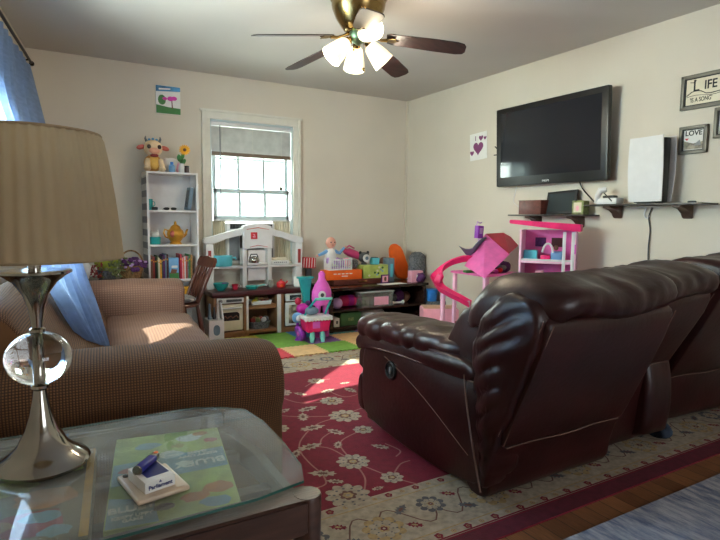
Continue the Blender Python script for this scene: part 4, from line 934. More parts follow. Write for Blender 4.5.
KB().ab((2.02, KY-.015, .09), (2.15, KY-.010, .27), .002).go('fridge_picture', 'picture_photo', d); KB().tube([(2.175, KY-.014, .11), (2.178, KY-.032, .12), (2.178, KY-.032, .24), (2.175, KY-.014, .25)], .006, 8).go('door_handle', 'white_plastic', d)
# hutch
HY = KY+.20
def kx(px, py): return PY(px, py, HY).x
def kz(px, py): return PY(px, py, HY).z
b = KB()
for x0, x1 in ((KX0-.015, KX0+.06), (KX1-.06, KX1+.015)): b.ab((x0, HY-.02, CT-.0), (x1, HY+.08, .86), .012)
arch = [(KX0-.03, .86), (KX0-.03, .915), (KX0+.05, .93), (KX0+.22, .980), (KX0+.34, 1.01), (KX1-.34, 1.01), (KX1-.22, .980), (KX1-.05, .93), (KX1+.03, .915), (KX1+.03, .86), (KX1-.06, .86), (KX1-.20, .915), (KX1-.34, .955), (KX0+.34, .955), (KX0+.20, .915), (KX0+.06, .86)]
b.prism(arch, 1, HY-.02, HY+.06, .010)
b.ab((KX0-.01, HY-.03, .625), (KX1+.01, HY+.08, .650), .008)
b.ab((KX0+.02, HY-.0, .44), (KX1-.02, HY+.012, .46), .004)
for x in (1.625, 1.875): b.ab((x, HY-.03, CT), (x+.045, HY+.07, .97), .010)
b.go('hutch', 'white_plastic', kt)
b = KB(); mx_ = (1.665+1.88)/2
b.prism([(1.625, .80), (1.70, .815), (mx_, .82), (1.85, .815), (1.925, .80), (1.925, 1.020), (1.88, 1.04), (mx_, 1.053), (1.67, 1.04), (1.625, 1.020)], 1, HY-.05, HY+.06, .012)
pn = b.go('hood_panel', 'white_plastic', kt)
KB().prism([(1.66, .994), (mx_, 1.010), (1.885, .994), (1.885, .998), (mx_, 1.018), (1.66, 1.0)], 1, HY-.053, HY-.048).go('red_trim', 'copper_red', pn)
KB().prism([(1.69, .826), (mx_, .842), (1.87, .826), (1.87, .830), (mx_, .848), (1.69, .831)], 1, HY-.053, HY-.048).go('red_trim', 'copper_red', pn)
lg = KB().ab((1.700, HY-.055, .905), (1.765, HY-.049, .970), .004).go('emblem', 'red', pn)
text('a', .07, 'light_pink', lg, (1.7325-kr[0], HY-KY-.0556, .942), (PI/2, 0, 0), 'emblem_letter', .0004)
KB().ab((1.685, HY+.0, .50), (1.865, HY+.03, .80), .004).ab((1.675, HY-.04, .655), (1.87, HY+.04, .675), .006).go('hutch_centre', 'white_board', kt)
KB().ab((KX0+.005, HY-.0225, .66), (KX0+.035, HY-.0195, .80), .002).go('side_slot', 'brick_red', kt); KB().ab((KX1-.035, HY-.0225, .66), (KX1-.005, HY-.0195, .80), .002).go('side_slot', 'brick_red', kt)
def up(px, py, Y, z): return (PY(px, py, Y).x, Y, z)
SZ = .6505
t = thing('toy_pot', 'aqua toy pot on the left hutch shelf of the play kitchen', 'toy pot', up(223, 263, HY-.005, SZ))
B().lathe([(.001, 0), (.080, 0), (.088, .012), (.09, .10), (.085, .10), (.08, .012)], seg=28, sq=.6).go('pot_body', 'aqua', t); B().tube([(.086, 0, .075), (.12, 0, .08), (.125, 0, .06)], .008, 8).go('handle', 'aqua', t); B().tube([(-.086, 0, .075), (-.11, 0, .08), (-.112, 0, .06)], .008, 8).go('handle', 'aqua', t)
t = thing('toy_kettle', 'silver toy kettle on the middle hutch shelf of the play kitchen', 'toy kettle', up(254, 266, HY-.0, .6755)); B().lathe([(.001, 0), (.05, 0), (.055, .02), (.045, .05), (.02, .062), (.001, .064)], seg=24).go('kettle_body', 'nickel', t); B().tube([(-.045, 0, .04), (-.03, 0, .08), (.03, 0, .08), (.045, 0, .04)], .006, 8).go('handle', 'black_plastic', t)
t = thing('toy_phone_tray', 'white toy tray with grey keys on the right hutch shelf', 'toy tray', up(279, 264, HY, SZ)); B().box((0, 0, .02), (.19, .08, .04), None, .010).go('tray', 'white_plastic', t)
b = B(); [b.box((-.06+.02*k, -.0415, .022), (.012, .004, .010), None, .001) for k in range(7)]; b.go('keys', 'grey_plastic', t); B().box((0, .02, .055), (.17, .03, .03), None, .008).go('raised_back', 'cream_plastic', t)
z = CT+.0005; cyy = KY+.085
t = thing('toy_bowl', 'teal toy bowl tipped with its purple insert on the left of the play kitchen counter', 'toy bowl', up(221, 284, cyy, z)); B().lathe([(.001, 0), (.03, 0), (.06, .035), (.072, .07), (.068, .07), (.055, .035), (.001, .008)], seg=24).go('bowl_body', 'teal', t); B().puff((.03, -.01, .06), (.06, .05, .03), 1, 12, 8).go('insert', 'dark_purple', t)
t = thing('toy_pan', 'teal toy frying pan in the middle of the play kitchen counter', 'toy pan', up(252, 285, cyy, z)); B().lathe([(.001, 0), (.05, 0), (.065, .028), (.062, .028), (.048, .006), (.001, .006)], seg=24).go('pan_body', 'teal', t); B().tube([(.06, 0, .024), (.10, .01, .03), (.13, .01, .032)], .007, 8).go('handle', 'teal_light', t)
t = thing('toy_teapot', 'red toy teapot on the right of the play kitchen counter', 'toy teapot', up(281, 283, cyy, z)); B().lathe([(.001, 0), (.036, 0), (.046, .025), (.04, .05), (.02, .062), (.008, .066), (.009, .078), (.001, .08)], seg=24).go('pot_body', 'red', t); B().tube([(.04, 0, .03), (.06, 0, .045), (.066, 0, .06)], .008, 8).go('spout', 'red', t); B().puff((-.01, -.044, .02), (.03, .012, .026), 1, 10, 8).go('orange_badge', 'orange', t)
t = thing('toy_cup', 'dark red toy cup between the teal bowl and the teal pan', 'toy cup', up(235, 284, cyy+.02, z)); B().lathe([(.001, 0), (.024, 0), (.03, .05), (.027, .05), (.02, .006)], seg=18).go('cup_body', 'crimson', t); B().tube([(.028, 0, .042), (.044, 0, .035), (.028, 0, .012)], .004, 6).go('handle', 'crimson', t)
t = thing('toy_glass', 'clear toy tumbler beside the red toy teapot', 'toy glass', up(271, 283, cyy+.02, z)); B().lathe([(.001, 0), (.022, 0), (.028, .07), (.0255, .07), (.02, .006)], seg=18).go('glass_body', 'clear_plastic', t)
t = thing('greeting_card', 'folded white card propped at the right end of the play kitchen counter', 'card', (2.175, KY+.06, z), R(-20)); b = B(); b.box((0, -.012, .05), (.13, .0015, .10), (R(-14), 0, 0)); b.go('front_leaf', 'paper', t, flat=True); B().box((0, .014, .05), (.13, .0015, .10), (R(14), 0, 0)).go('back_leaf', 'paper', t, flat=True)
# bins in the niche
t = thing('toy_basket', 'white toy bin of pretend food in the upper niche of the play kitchen', 'basket', (1.76, KY+.10, .2855))
B().prism([(-.105, .04), (-.09, .0), (.09, .0), (.105, .04), (.098, .044), (.084, .008), (-.084, .008), (-.098, .044)], 1, -.075, .075, .003).box((0, -.078, .02), (.18, .006, .036), None, .002).box((0, .078, .02), (.18, .006, .036), None, .002).go('basket_body', 'white_plastic', t)
fds = [('lemon', 'yellow', (.05, .036, .036)), ('pear', 'lime', (.045, .04, .05)), ('bread_roll', 'wicker', (.06, .04, .032)), ('apple', 'brick_red', (.042, .042, .040)), ('potato', 'doll_brown', (.055, .038, .034))]
for k, (nm, m, dd) in enumerate(fds):
    o = B().puff((0, 0, 0), dd, 1, 14, 10).go('toy_'+nm, m, loc=(1.70+.03*k, KY+.06+.025*(k % 2), .320+.010*(k % 3)))
    B().lathe([(.003, 0), (.002, .01)], (0, 0, dd[2]/2-.002), 8).go('stem', 'leaf_green', o)
    tag(o, '%s toy %s in the white bin of the play kitchen' % ({'yellow': 'yellow', 'lime': 'green', 'wicker': 'tan', 'brick_red': 'red', 'doll_brown': 'brown'}[m], nm.replace('_', ' ')), 'toy food', 'pretend food in the white bin')
t = thing('toy_basket', 'grey toy basket in the lower niche of the play kitchen', 'basket', (1.76, KY+.11, .0505))
B().lathe([(.001, 0), (.095, 0), (.115, .065), (.11, .068), (.09, .008), (.001, .008)], seg=28, sq=.75).go('basket_body', 'mesh_grey', t)
for k, (m, c_) in enumerate((('brick_red', 'red'), ('wicker', 'tan'), ('olive', 'green'), ('copper_red', 'coral'), ('white_plastic', 'white'), ('mesh_grey', 'grey'))):
    o = B().puff((0, 0, 0), (.055, .045, .045), .8, 12, 8, (k, k*.7, 0)).go('toy_block', m, loc=(1.69+.028*k, KY+.09+.02*(k % 2), .130+.008*(k % 2))); tag(o, 'small %s toy piece heaped in the grey basket of the play kitchen' % c_, 'toy', 'toys in the grey basket')

# ================================================================== wooden chair and toy stand
ch = thing('wooden_chair', 'brown wooden chair with spindle back and striped cushion beside the bookcase', 'chair', (.88, 4.53, .001), R(8))
SZc = .405
B().puff((0, 0, SZc), (.36, .38, .035), .45, 28, 8).go('seat', 'wood_chair', ch)
for x in (-.14, .14):
    for y in (-.15, .15): B().tube([(x, y, SZc), (x*1.2, y*1.15, .2), (x*1.25, y*1.2, .001)], [.014, .02, .013], 10).go('leg', 'wood_chair', ch)
B().tube([(-.165, -.17, .17), (.165, -.17, .17)], .009, 8).tube([(-.165, .17, .17), (.165, .17, .17)], .009, 8).tube([(0, -.17, .17), (0, .17, .17)], .009, 8).go('stretcher', 'wood_chair', ch)
for y in (-.13, .13): B().tube([(.15, y, SZc), (.22, y*1.03, .58), (.285, y*1.05, .72)], [.013, .018, .012], 10).go('back_post', 'wood_chair', ch)
for k in range(4):
    y = -.075+.05*k; B().tube([(.155, y, SZc), (.22, y*1.05, .56), (.283, y*1.1, .70)], [.008, .014, .008], 8).go('spindle', 'wood_chair', ch)
b = B(Matrix.Translation((.29, 0, .735)) @ Matrix.Rotation(R(20), 4, 'Y'))
b.prism([(-.17, -.035), (-.175, .01), (-.15, .045), (-.09, .035), (0, .055), (.09, .035), (.15, .045), (.175, .01), (.17, -.035), (.08, -.045), (0, -.04), (-.08, -.045)], 0, -.012, .012, .005); b.go('crest_rail', 'wood_chair', ch)
o = B().puff((0, 0, .022), (.34, .35, .045), .5, 28, 10).go('chair_pad', 'cushion_stripe', loc=(.865, 4.53, .4265), rot=(0, 0, R(8))); tag(o, 'grey and white striped cushion on the seat of the wooden chair', 'cushion')
ts = thing('toy_stand', 'narrow white toy stand with a grey oval, left of the play kitchen', 'toy', (1.225, 4.60, .0101), 0)
B().ab((-.065, -.09, 0), (.065, .09, .235), .008).go('body', 'white_plastic', ts); B().prism([(-.09, .235), (.09, .235), (.09, .30), (.02, .37), (-.02, .37)], 0, .052, .065, .003).go('side_wing', 'white_plastic', ts)
B().prism([(.028*math.cos(q), .150+.045*math.copysign(abs(math.sin(q))**.7, math.sin(q))) for q in [k*2*PI/24 for k in range(24)]], 1, -.094, -.089).go('oval_panel', 'slate_grey', ts)
B().ab((-.035, -.094, .02), (.022, -.089, .075), .003).go('square_opening', 'black_matte', ts)
for x, h, m, nm in ((-.04, .13, 'slate_grey', 'slate grey'), (0.0, .10, 'dark_grey', 'dark grey'), (.03, .12, 'white_plastic', 'white')):
    o = B().lathe([(.001, 0), (.015, 0), (.017, .02), (.010, h*.5), (.008, h), (.001, h+.006)], seg=14).go('toy_bottle', m, loc=(1.225+x, 4.60-.02, .2458)); tag(o, '%s toy bottle standing on the white toy stand' % nm, 'toy bottle')

# ================================================================== low television stand in the corner
SX0, SX1, SY, ST = 2.335, 3.47, 4.58, .445
sr = ((SX0+SX1)/2, SY, 0)
sd = thing('media_stand', 'low dark wooden stand with two shelves heaped with toys below the far wall', 'stand', sr)
def SB(): return BR(sr)
SB().ab((SX0-.02, SY-.01, ST-.028), (SX1+.02, SY+.46, ST), .005).go('top', 'wood_dark', sd)
for x0, x1 in ((SX0, SX0+.035), (SX1-.035, SX1)): SB().ab((x0, SY+.005, 0), (x1, SY+.44, ST-.0285), .003).go('side_panel', 'wood_dark', sd)
SB().ab((SX0+.036, SY+.01, .205), (SX1-.036, SY+.43, .228), .003).go('shelf', 'wood_dark', sd); SB().ab((SX0+.036, SY+.01, .04), (SX1-.036, SY+.43, .062), .003).go('shelf', 'wood_dark', sd)
SB().ab((SX0+.036, SY+.425, .062), (SX1-.036, SY+.435, ST-.03)).go('back_panel', 'black_matte', sd, flat=True)
SB().ab((SX0+.036, SY+.02, .0), (SX1-.036, SY+.035, .039)).go('plinth', 'wood_dark', sd, flat=True)
T = ST+.0005
def on(px, py, Y, z=T): return (PY(px, py, Y).x, Y, z)
def boxthing(name, label, cat, px0, px1, py, Y, d, h, m, z=T, rz=0, bev=.002, rel=None):
    x0, x1 = PY(px0, py, Y).x, PY(px1, py, Y).x
    t = thing(name, label, cat, ((x0+x1)/2, Y+d/2, z), rz); B().box((0, 0, h/2), (x1-x0, d, h), None, bev).go('body', m, t); t['w'] = 0; del t['w']
    return t, x1-x0
t, wd = boxthing('toy_box', 'long orange toy box on the left of the dark stand, with white lettering', 'box', 327, 362, 276, 4.79, .16, .095, 'orange', .4955)
b = B(); [b.box((-.11+.045*k, -.0805, .060), (.032, .001, .010), None) for k in range(5)]; b.box((0, -.0805, .036), (.07, .001, .008)); b.go('printed_band', 'paper', t, flat=True)
t, wd2 = boxthing('toy_box', 'pale green patterned box next to the orange box on the dark stand', 'box', 363.5, 388, 272, 4.80, .14, .135, 'game_green', .4955)
b = B(); rr = random.Random(2)
for k in range(9): x, zz = rr.uniform(-.09, .09), rr.uniform(.02, .11); b.use(k % 3).poly([(x+.014*math.cos(q), -.0704-.0002*k, zz+.012*math.sin(q)) for q in [j*PI/4 for j in range(8)]])
b.go('printed_pattern', ['leaf_green', 'cream_plastic', 'game_blue'], t, flat=True, norm=False)
t = thing('storage_tray', 'dark tray under the white cot at the back of the dark stand', 'tray', on(358, 282, 4.87)); B().box((0, 0, .0245), (.66, .19, .049), None, .006).go('body', 'wood_red', t); B().box((0, -.096, .025), (.1, .004, .02), None, .001).go('pull', 'brass', t)
cotp = on(338, 262, 4.87, .5915)
t = thing('doll_cot', "white slatted doll's cot on the dark stand in front of the wall", 'doll cot', cotp)
b = B()
for y in (-.07, .07):
    b.box((0, y, .105), (.25, .012, .012), None, .003).box((0, y, .008), (.25, .012, .014), None, .003)
    for k in range(10): b.box((-.112+.025*k, y, .055), (.009, .007, .10), None, .002)
for x in (-.122, .122): b.box((x, 0, .06), (.012, .14, .12), None, .004)
b.go('rails', 'white_plastic', t); B().box((0, 0, .02), (.22, .12, .018), None, .006).go('mattress', 'lilac', t)
dl = thing('baby_doll', 'bald baby doll in a pale blue outfit sitting in the white cot', 'doll', (cotp[0]-.075, cotp[1]+.015, cotp[2]+.055)); dl.scale = (1.12, 1.12, 1.12)
B().puff((0, 0, .075), (.10, .075, .14), .9, 20, 12).go('outfit', 'white_cloth', dl)
hd = B().puff((0, 0, .195), (.092, .088, .105), 1, 24, 16).go('head', 'skin', dl)
for s in (-1, 1):
    B().puff((s*.018, -.040, .20), (.014, .008, .012), 1, 8, 6).go('eye', 'ink', hd); B().puff((s*.046, 0, .192), (.014, .02, .024), 1, 8, 6).go('ear', 'skin', hd)
    B().tube([(s*.04, 0, .12), (s*.085, -.01, .10), (s*.13, -.015, .085 if s < 0 else .15)], [.018, .015, .011], 10).go('sleeve', 'sky_blue', dl)
    B().puff((s*.142, -.016, .082 if s < 0 else .157), (.026, .02, .022), 1, 10, 8).go('hand', 'skin', dl)
    B().tube([(s*.025, -.01, .02), (s*.045, -.035, .03), (s*.05, -.045, .06)], [.022, .018, .014], 10).go('leg', 'lilac', dl)
B().puff((0, -.042, .176), (.02, .008, .008), 1, 8, 6).go('mouth', 'copper_red', hd); B().puff((0, -.047, .19), (.012, .012, .010), 1, 8, 6).go('nose', 'skin', hd)
for k, (dx, m, nm, dd, py) in enumerate(((.02, 'lilac', 'lilac', (.11, .08, .08), .05), (.09, 'light_pink', 'pale pink', (.10, .08, .09), .055))):
    o = B().puff((0, 0, 0), dd, .9, 16, 10).go('doll_blanket', m, loc=(cotp[0]+dx, cotp[1]-.02, cotp[2]+.075), wr=wrinkle(.012, (25, 25, 25), k)); tag(o, '%s bundled cloth in the white doll cot' % nm, 'doll blanket')
b = B().tube([(-.10, 0, .05), (-.04, 0, .045), (.04, 0, .015), (.11, 0, -.03)], [.025, .045, .045, .022], 14); b.tube([(-.09, 0, .08), (-.04, 0, .11), (.02, 0, .08)], .007, 6)
o = b.go('toy_bag', mat('rose_pink', (190, 60, 110), .45), loc=(PY(353, 252, 4.92).x, 4.93, .72), wr=wrinkle(.008, (14, 14, 14))); tag(o, 'rose pink toy bag slumped over the right end of the doll cot', 'bag')
o = B().puff((0, 0, .05), (.11, .10, .10), .8, 18, 10).go('cloth_bundle', 'mesh_grey', loc=on(355, 262, 4.90, T+.1005), wr=wrinkle(.015, (18, 18, 18))); o.location.x = cotp[0]+.19; o.location.y = 4.90; o.location.z = .592; tag(o, 'grey cloth bundle between the cot and the round camera toy', 'cloth')
t = thing('toy_camera', 'round grey and black toy with a big lens behind the green box', 'toy', on(364, 258, 4.89, .6315)); B().lathe([(.001, 0), (.03, 0), (.03, .02), (.001, .021)], seg=20).go('stand', 'dark_grey', t); h_ = B().puff((0, 0, .075), (.12, .10, .11), .9).go('body', 'dark_grey', t)
B(Matrix.Translation((0, -.045, .07)) @ Matrix.Rotation(PI/2, 4, 'X')).lathe([(.04, 0), (.04, .012), (.028, .014), (.001, .010)], seg=20).go('lens_ring', 'white_plastic', h_); B().puff((0, -.06, .07), (.04, .01, .04), 1, 12, 8).go('lens', 'slate_grey', h_)
for s in (-1, 1): B().puff((s*.045, 0, .125), (.035, .02, .035), 1, 10, 8).go('ear', 'black_matte', h_)
t = thing('toy_cup', 'aqua square toy cup standing on the green box', 'toy cup', (PY(375, 262, 4.86).x, 4.87, .6315)); B().prism([(-.038, 0), (.038, 0), (.046, .07), (-.046, .07)], 1, -.035, .035, .004).go('cup_body', 'aqua', t); B().box((0, 0, .073), (.06, .05, .006), None, .002).go('dark_lid', 'dark_grey', t)
t = thing('toy_bust', 'brown haired doll bust beside the small photo on the dark stand', 'doll', (PY(385, 262, 5.0).x, 5.0, T)); B().lathe([(.001, 0), (.055, 0), (.05, .06), (.02, .11), (.001, .12)], seg=20).go('bust', 'brick_red', t)
h_ = B().puff((0, -.01, .165), (.085, .08, .105), 1, 20, 14).go('head', 'skin', t); B().puff((0, .018, .175), (.12, .10, .15), .9, 20, 12).go('hair', 'doll_brown', h_); B().tube([(-.05, .0, .16), (-.06, .0, .08)], [.022, .012], 8).tube([(.05, .0, .16), (.06, .0, .08)], [.022, .012], 8).go('hair_lock', 'doll_brown', h_)
t = thing('framed_photo', 'small dark framed picture of a girl on the dark stand', 'picture frame', on(385, 273, 4.72), 0); B().box((0, 0, .045), (.095, .012, .09), None, .002).go('frame', 'dark_purple', t); B().box((0, -.0066, .045), (.07, .001, .066)).go('picture', 'light_pink', t, flat=True)
B().puff((0, -.0075, .045), (.03, .002, .05), 1, 10, 6).go('pictured_figure', 'doll_brown', t)
t, _ = boxthing('tall_box', 'narrow blue box standing upright left of the orange panel', 'box', 389, 394.5, 262, 4.80, .12, .25, 'slate_grey'); B().box((0, -.0606, .12), (.03, .001, .14)).go('printed_strip', 'aqua', t, flat=True)
o = B().box((0, 0, .001), (.30, .12, .0018)).go('paper_sheet', 'paper', loc=on(392, 283, 4.64), rot=(0, 0, R(4)), flat=True); tag(o, 'white paper sheet lying at the front of the dark stand', 'paper')
b = B(); pr = [(-.03, 0), (.12, 0), (.115, .12), (.075, .26), (.03, .36), (-.03, .40), (-.10, .38), (-.115, .32), (-.10, .20), (-.07, .10)]
b.prism(chaikin(pr, 2), 1, -.02, .02, .012); o = b.go('toy_slide', 'orange', loc=(PY(401, 262, 4.93).x, 4.95, T), rot=(R(-8), 0, 0), wr=wrinkle(.006, (6, 6, 6))); o.location.z = T+.002; tag(o, 'tall rounded orange panel leaning against the wall on the dark stand', 'toy')
b = B().puff((0, 0, .15), (.19, .12, .31), .7, 26, 18); o = b.go('mesh_sack', 'mesh_grey', loc=(PY(419, 262, 4.82).x-.02, 4.83, T+.0), wr=wrinkle(.03, (16, 16, 10))); tag(o, 'grey crumpled mesh sack in the room corner', 'bag')
t, _ = boxthing('small_box', 'pale pink box below the grey mesh sack in the corner', 'box', 412, 423, 275, 4.64, .08, .12, 'light_pink'); B().box((0, -.0506, .06), (.04, .001, .04)).go('label', 'paper', t, flat=True)
o = B().puff((0, 0, .05), (.10, .10, .10), .8, 14, 8).go('plush_toy', 'dark_purple', loc=(3.425, 4.63, T), wr=wrinkle(.02, (22, 22, 22))); tag(o, 'small dark purple plush at the right front corner of the dark stand', 'stuffed toy')
t = thing('bead_box', 'dark red box with white stripes at the left of the doll cot', 'box', (PY(309.5, 262, 5.1).x, 5.13, .0)); B().box((0, 0, .65), (.15, .05, .11), (0, R(4), 0), .003).go('body', 'red', t)
b = B(); [b.box((-.06+.03*k, -.026, .65), (.007, .002, .10), (0, R(4), 0)) for k in range(5)]; b.go('stripe', 'white_cloth', t, flat=True); B().box((0, 0, .295), (.06, .04, .59), None, .003).go('stand', 'dark_grey', t)
# middle shelf
M_ = .2285
t = thing('toy_ball', 'pale pink ball at the left end of the middle shelf of the stand', 'ball', on(337, 300, 4.66, M_)); B().puff((0, 0, .055), (.11, .11, .11), 1, 24, 16).go('ball', 'lilac', t); 
t = thing('toy_drum', 'pink cylindrical toy lying on the middle shelf behind the ball', 'toy', (PY(350, 300, 4.74).x, 4.76, M_)); B(Matrix.Translation((0, 0, .058)) @ Matrix.Rotation(PI/2, 4, 'Y')).lathe([(.001, -.10), (.05, -.10), (.056, -.09), (.056, .09), (.05, .10), (.001, .10)], seg=28).go('drum_body', 'hot_pink', t); B(Matrix.Translation((0, 0, .058)) @ Matrix.Rotation(PI/2, 4, 'Y')).lathe([(.0575, -.03), (.0575, .03)], seg=28, cap=False).go('band', 'magenta', t)
bx = PY(375, 300, 4.64).x
t = thing('storage_bin', 'clear plastic bin of toys with a white lid on the middle shelf', 'storage box', (bx, 4.70, M_))
b = B().prism([(-.19, .15), (-.175, 0), (.175, 0), (.19, .15), (.186, .15), (.171, .004), (-.171, .004), (-.186, .15)], 1, -.11, .11); b.box((0, -.109, .075), (.36, .003, .148)).box((0, .109, .075), (.36, .003, .148)); b.go('bin_body', 'clear_plastic', t, flat=True)
B().box((0, 0, .154), (.40, .235, .012), None, .004).go('lid', mat('lid_frost', (188, 192, 188), .5), t); B().box((.045, -.1115, .06), (.17, .002, .085)).go('paper_label', 'light_pink', t, flat=True)
for k, (m, nm) in enumerate((('leaf_green', 'dark green'), ('olive', 'olive'), ('mesh_grey', 'grey'), ('brick_red', 'red'), ('slate_grey', 'blue grey'), ('wicker', 'tan'))):
    o = B().puff((0, 0, .04), (.06, .12, .08), .6, 12, 8).go('toy_animal', m, loc=(bx-.14+.056*k, 4.70, M_+.0045)); tag(o, '%s toy inside the clear plastic bin' % nm, 'toy', 'toys in the clear bin')
for k, (px, m, nm, dd) in enumerate(((401, 'mesh_grey', 'grey', (.10, .10, .10)), (408, 'dark_purple', 'dark purple', (.11, .10, .14)), (414, 'doll_brown', 'brown', (.09, .10, .11)))):
    o = B().puff((0, 0, dd[2]/2), dd, .85, 16, 10).go('plush_toy', m, loc=(bx+.27+.085*k, 4.74, M_), wr=wrinkle(.02, (20, 20, 20), k)); tag(o, '%s soft toy piled at the right of the clear bin' % nm, 'stuffed toy', 'soft toys on the middle shelf')
t = thing('toy_dumbbell', 'white toy bone shaped piece lying before the soft toys on the middle shelf', 'toy', (bx+.27, 4.63, M_)); B().tube([(-.06, 0, .02), (.06, 0, .02)], .011, 8).go('bar', 'white_plastic', t)
for s in (-1, 1): B().puff((s*.065, 0, .022), (.035, .04, .042), 1, 12, 8).go('end', 'white_plastic', t)
# bottom shelf
L_ = .0625
t, _ = boxthing('storage_box', 'dark green box on the bottom shelf of the stand', 'storage box', 341, 361, 325, 4.62, .24, .125, 'leaf_green', L_); B().box((0, -.1205, .06), (.06, .002, .03), None, .001).go('label', 'olive', t)
t, _ = boxthing('small_carton', 'small white carton at the left of the bottom shelf', 'box', 334.5, 339.5, 328, 4.60, .10, .085, 'white_plastic', L_); B().box((0, -.0505, .045), (.02, .001, .03)).go('label', 'dark_grey', t, flat=True)
o = B().puff((0, 0, .065), (.30, .22, .13), .8).go('cloth_bag', 'light_pink', loc=(PY(375, 325, 4.66).x, 4.75, L_), wr=wrinkle(.02, (12, 12, 12))); o.data.materials.clear(); o.data.materials.append(G['plush_white']); tag(o, 'pale crumpled bag on the bottom shelf beside the dark green box', 'bag')

# ================================================================== floor toys in front of the stand
ct_ = thing('toy_trolley', 'pink and aqua toy shopping trolley on the foam mat before the stand', 'toy trolley', (2.07, 4.36, .0101), R(-4))
B().prism([(-.10, .095), (.10, .095), (.125, .215), (-.125, .215)], 1, -.075, .075, .008).go('basket', 'hot_pink', ct_)
b = B(); b.box((0, 0, .222), (.27, .17, .028), None, .008)
for k in range(9): b.puff((-.12+.03*k, -.088, .208), (.03, .012, .026), 1, 10, 6)
b.go('scalloped_rim', 'white_plastic', ct_)
for s in (-1, 1):
    B().tube([(s*.045, -.05, .10), (s*.05, -.055, .05), (s*.05, -.055, .001)], [.018, .026, .016], 10).go('leg', 'teal_light', ct_)
    B().tube([(s*.10, .03, .22), (s*.09+.03, -.01, .31), (s*.075+.06, -.05, .385)], .010, 8).go('handle_arm', 'teal', ct_)
B().tube([(-.02, -.05, .385), (.14, -.05, .385)], .013, 10).go('handle_bar', 'teal_light', ct_)
w_ = B(Matrix.Translation((-.135, .03, .075)) @ Matrix.Rotation(R(70), 4, 'Y')).lathe([(.03, -.015), (.066, -.02), (.072, -.01), (.072, .01), (.066, .02), (.03, .015)], seg=28).go('wheel', 'purple', ct_); B().puff((-.15, .03, .077), (.02, .05, .05), 1, 12, 8).go('wheel_hub', 'orchid', w_)
B().box((-.02, -.077, .16), (.07, .002, .06), None, .01).go('sticker', 'orchid', ct_)
o = B().puff((0, 0, .04), (.12, .10, .07), .8, 16, 10).go('cloth_piece', 'slate_grey', loc=(2.04, 4.37, .246)); tag(o, 'blue grey bundle lying in the pink toy trolley', 'cloth')
t = thing('toy_robot_face', 'pale blue toy with a white face at the left end of the pink trolley', 'toy', (1.945, 4.47, .0101)); B().lathe([(.001, 0), (.03, 0), (.012, .02), (.012, .16), (.001, .165)], seg=16).go('stand', 'purple', t); B().puff((0, 0, .205), (.10, .08, .095), .9).go('head', 'sky_blue', t); B().puff((0.0, -.035, .205), (.06, .03, .055), 1).go('face', 'white_plastic', t)
ph = thing('toy_house', 'tall bright pink toy with a round window and antenna behind the trolley', 'toy', (2.20, 4.50, .0101))
b = B(); b.tube([(-.05, 0, 0), (-.045, 0, .22), (-.03, 0, .34)], [.028, .026, .03], 12).tube([(.05, 0, 0), (.045, 0, .22), (.03, 0, .34)], [.028, .026, .03], 12); b.go('legs', 'orchid', ph)
hb = B().lathe([(.001, .30), (.085, .30), (.10, .36), (.095, .43), (.07, .49), (.04, .53), (.03, .56), (.036, .585), (.02, .61), (.001, .615)], seg=28, sq=.6).go('body', 'orchid', ph)
B(Matrix.Translation((-.025, -.055, .40)) @ Matrix.Rotation(PI/2, 4, 'X')).lathe([(.03, 0), (.038, .004), (.038, .010), (.026, .014), (.001, .010)], seg=22).go('porthole', 'white_plastic', hb); B().puff((-.025, -.066, .40), (.04, .01, .04), 1, 12, 8).go('dark_lens', 'dark_grey', hb)
t = thing('toy_ladder', 'teal toy chute standing behind the pink toy at the end of the play kitchen', 'toy', (2.13, 4.68, .0101)); B().prism([(-.03, 0), (.02, 0), (.02, .40), (.05, .53), (-.08, .53), (-.06, .45), (-.03, .36)], 1, -.02, .02, .006).go('chute', 'teal', t); B().box((-.015, 0, .54), (.15, .08, .02), None, .008).go('rim', 'teal', t)
t = thing('toy_unicorn', 'magenta toy figure standing just left of the tall pink toy', 'toy', (2.035, 4.55, .0101)); B().lathe([(.001, 0), (.03, 0), (.022, .20), (.001, .22)], seg=14).go('stand', 'purple', t); B().puff((0, 0, .27), (.13, .09, .10), .9).go('body', 'magenta', t); B().puff((-.05, 0, .34), (.06, .05, .07), 1).go('head', 'crimson', t); B().puff((.04, -.02, .32), (.05, .05, .05), 1).go('rear', 'dark_purple', t)

# pink step stool
ss = thing('step_stool', 'pale pink two step stool with tan treads beside the leather arm', 'step stool', (3.13, 3.98, .0074), R(-28))
B().ab((-.28, -.22, 0), (.22, .04, .13), .02).ab((-.12, .0, 0), (.22, .24, .27), .02).go('stool_body', 'light_pink', ss)
mat('tread_tan', (205, 160, 130), .6); B().ab((-.265, -.205, .13), (.20, .0, .135), .003).go('tread', 'tread_tan', ss); B().ab((-.105, .02, .27), (.205, .225, .276), .003).go('tread', 'tread_tan', ss)

# ================================================================== doll playground, slide and house by the right wall
mr = (3.22, 3.42, .0074)
mp_ = thing('doll_camper', 'pink doll playset with a tented roof and a curved red slide by the right wall', 'doll playset', mr)
def D_(px, py, X): return tuple(PX(px, py, X))
def rel(p): return Vector(p)-Vector(mr)
pz = .655
b = B(); b.box((.10, .10, pz-.01), (.46, .44, .02), None, .008); b.go('deck', 'pink', mp_)
for x, y in ((-.10, .29), (.28, .29), (-.10, -.09), (.28, -.09)):
    B().box((x, y, (pz-.02)/2), (.030, .030, pz-.02), None, .006).go('post', 'pale_pink', mp_)
def W(px, py, Y): return rel(PY(px, py, Y))
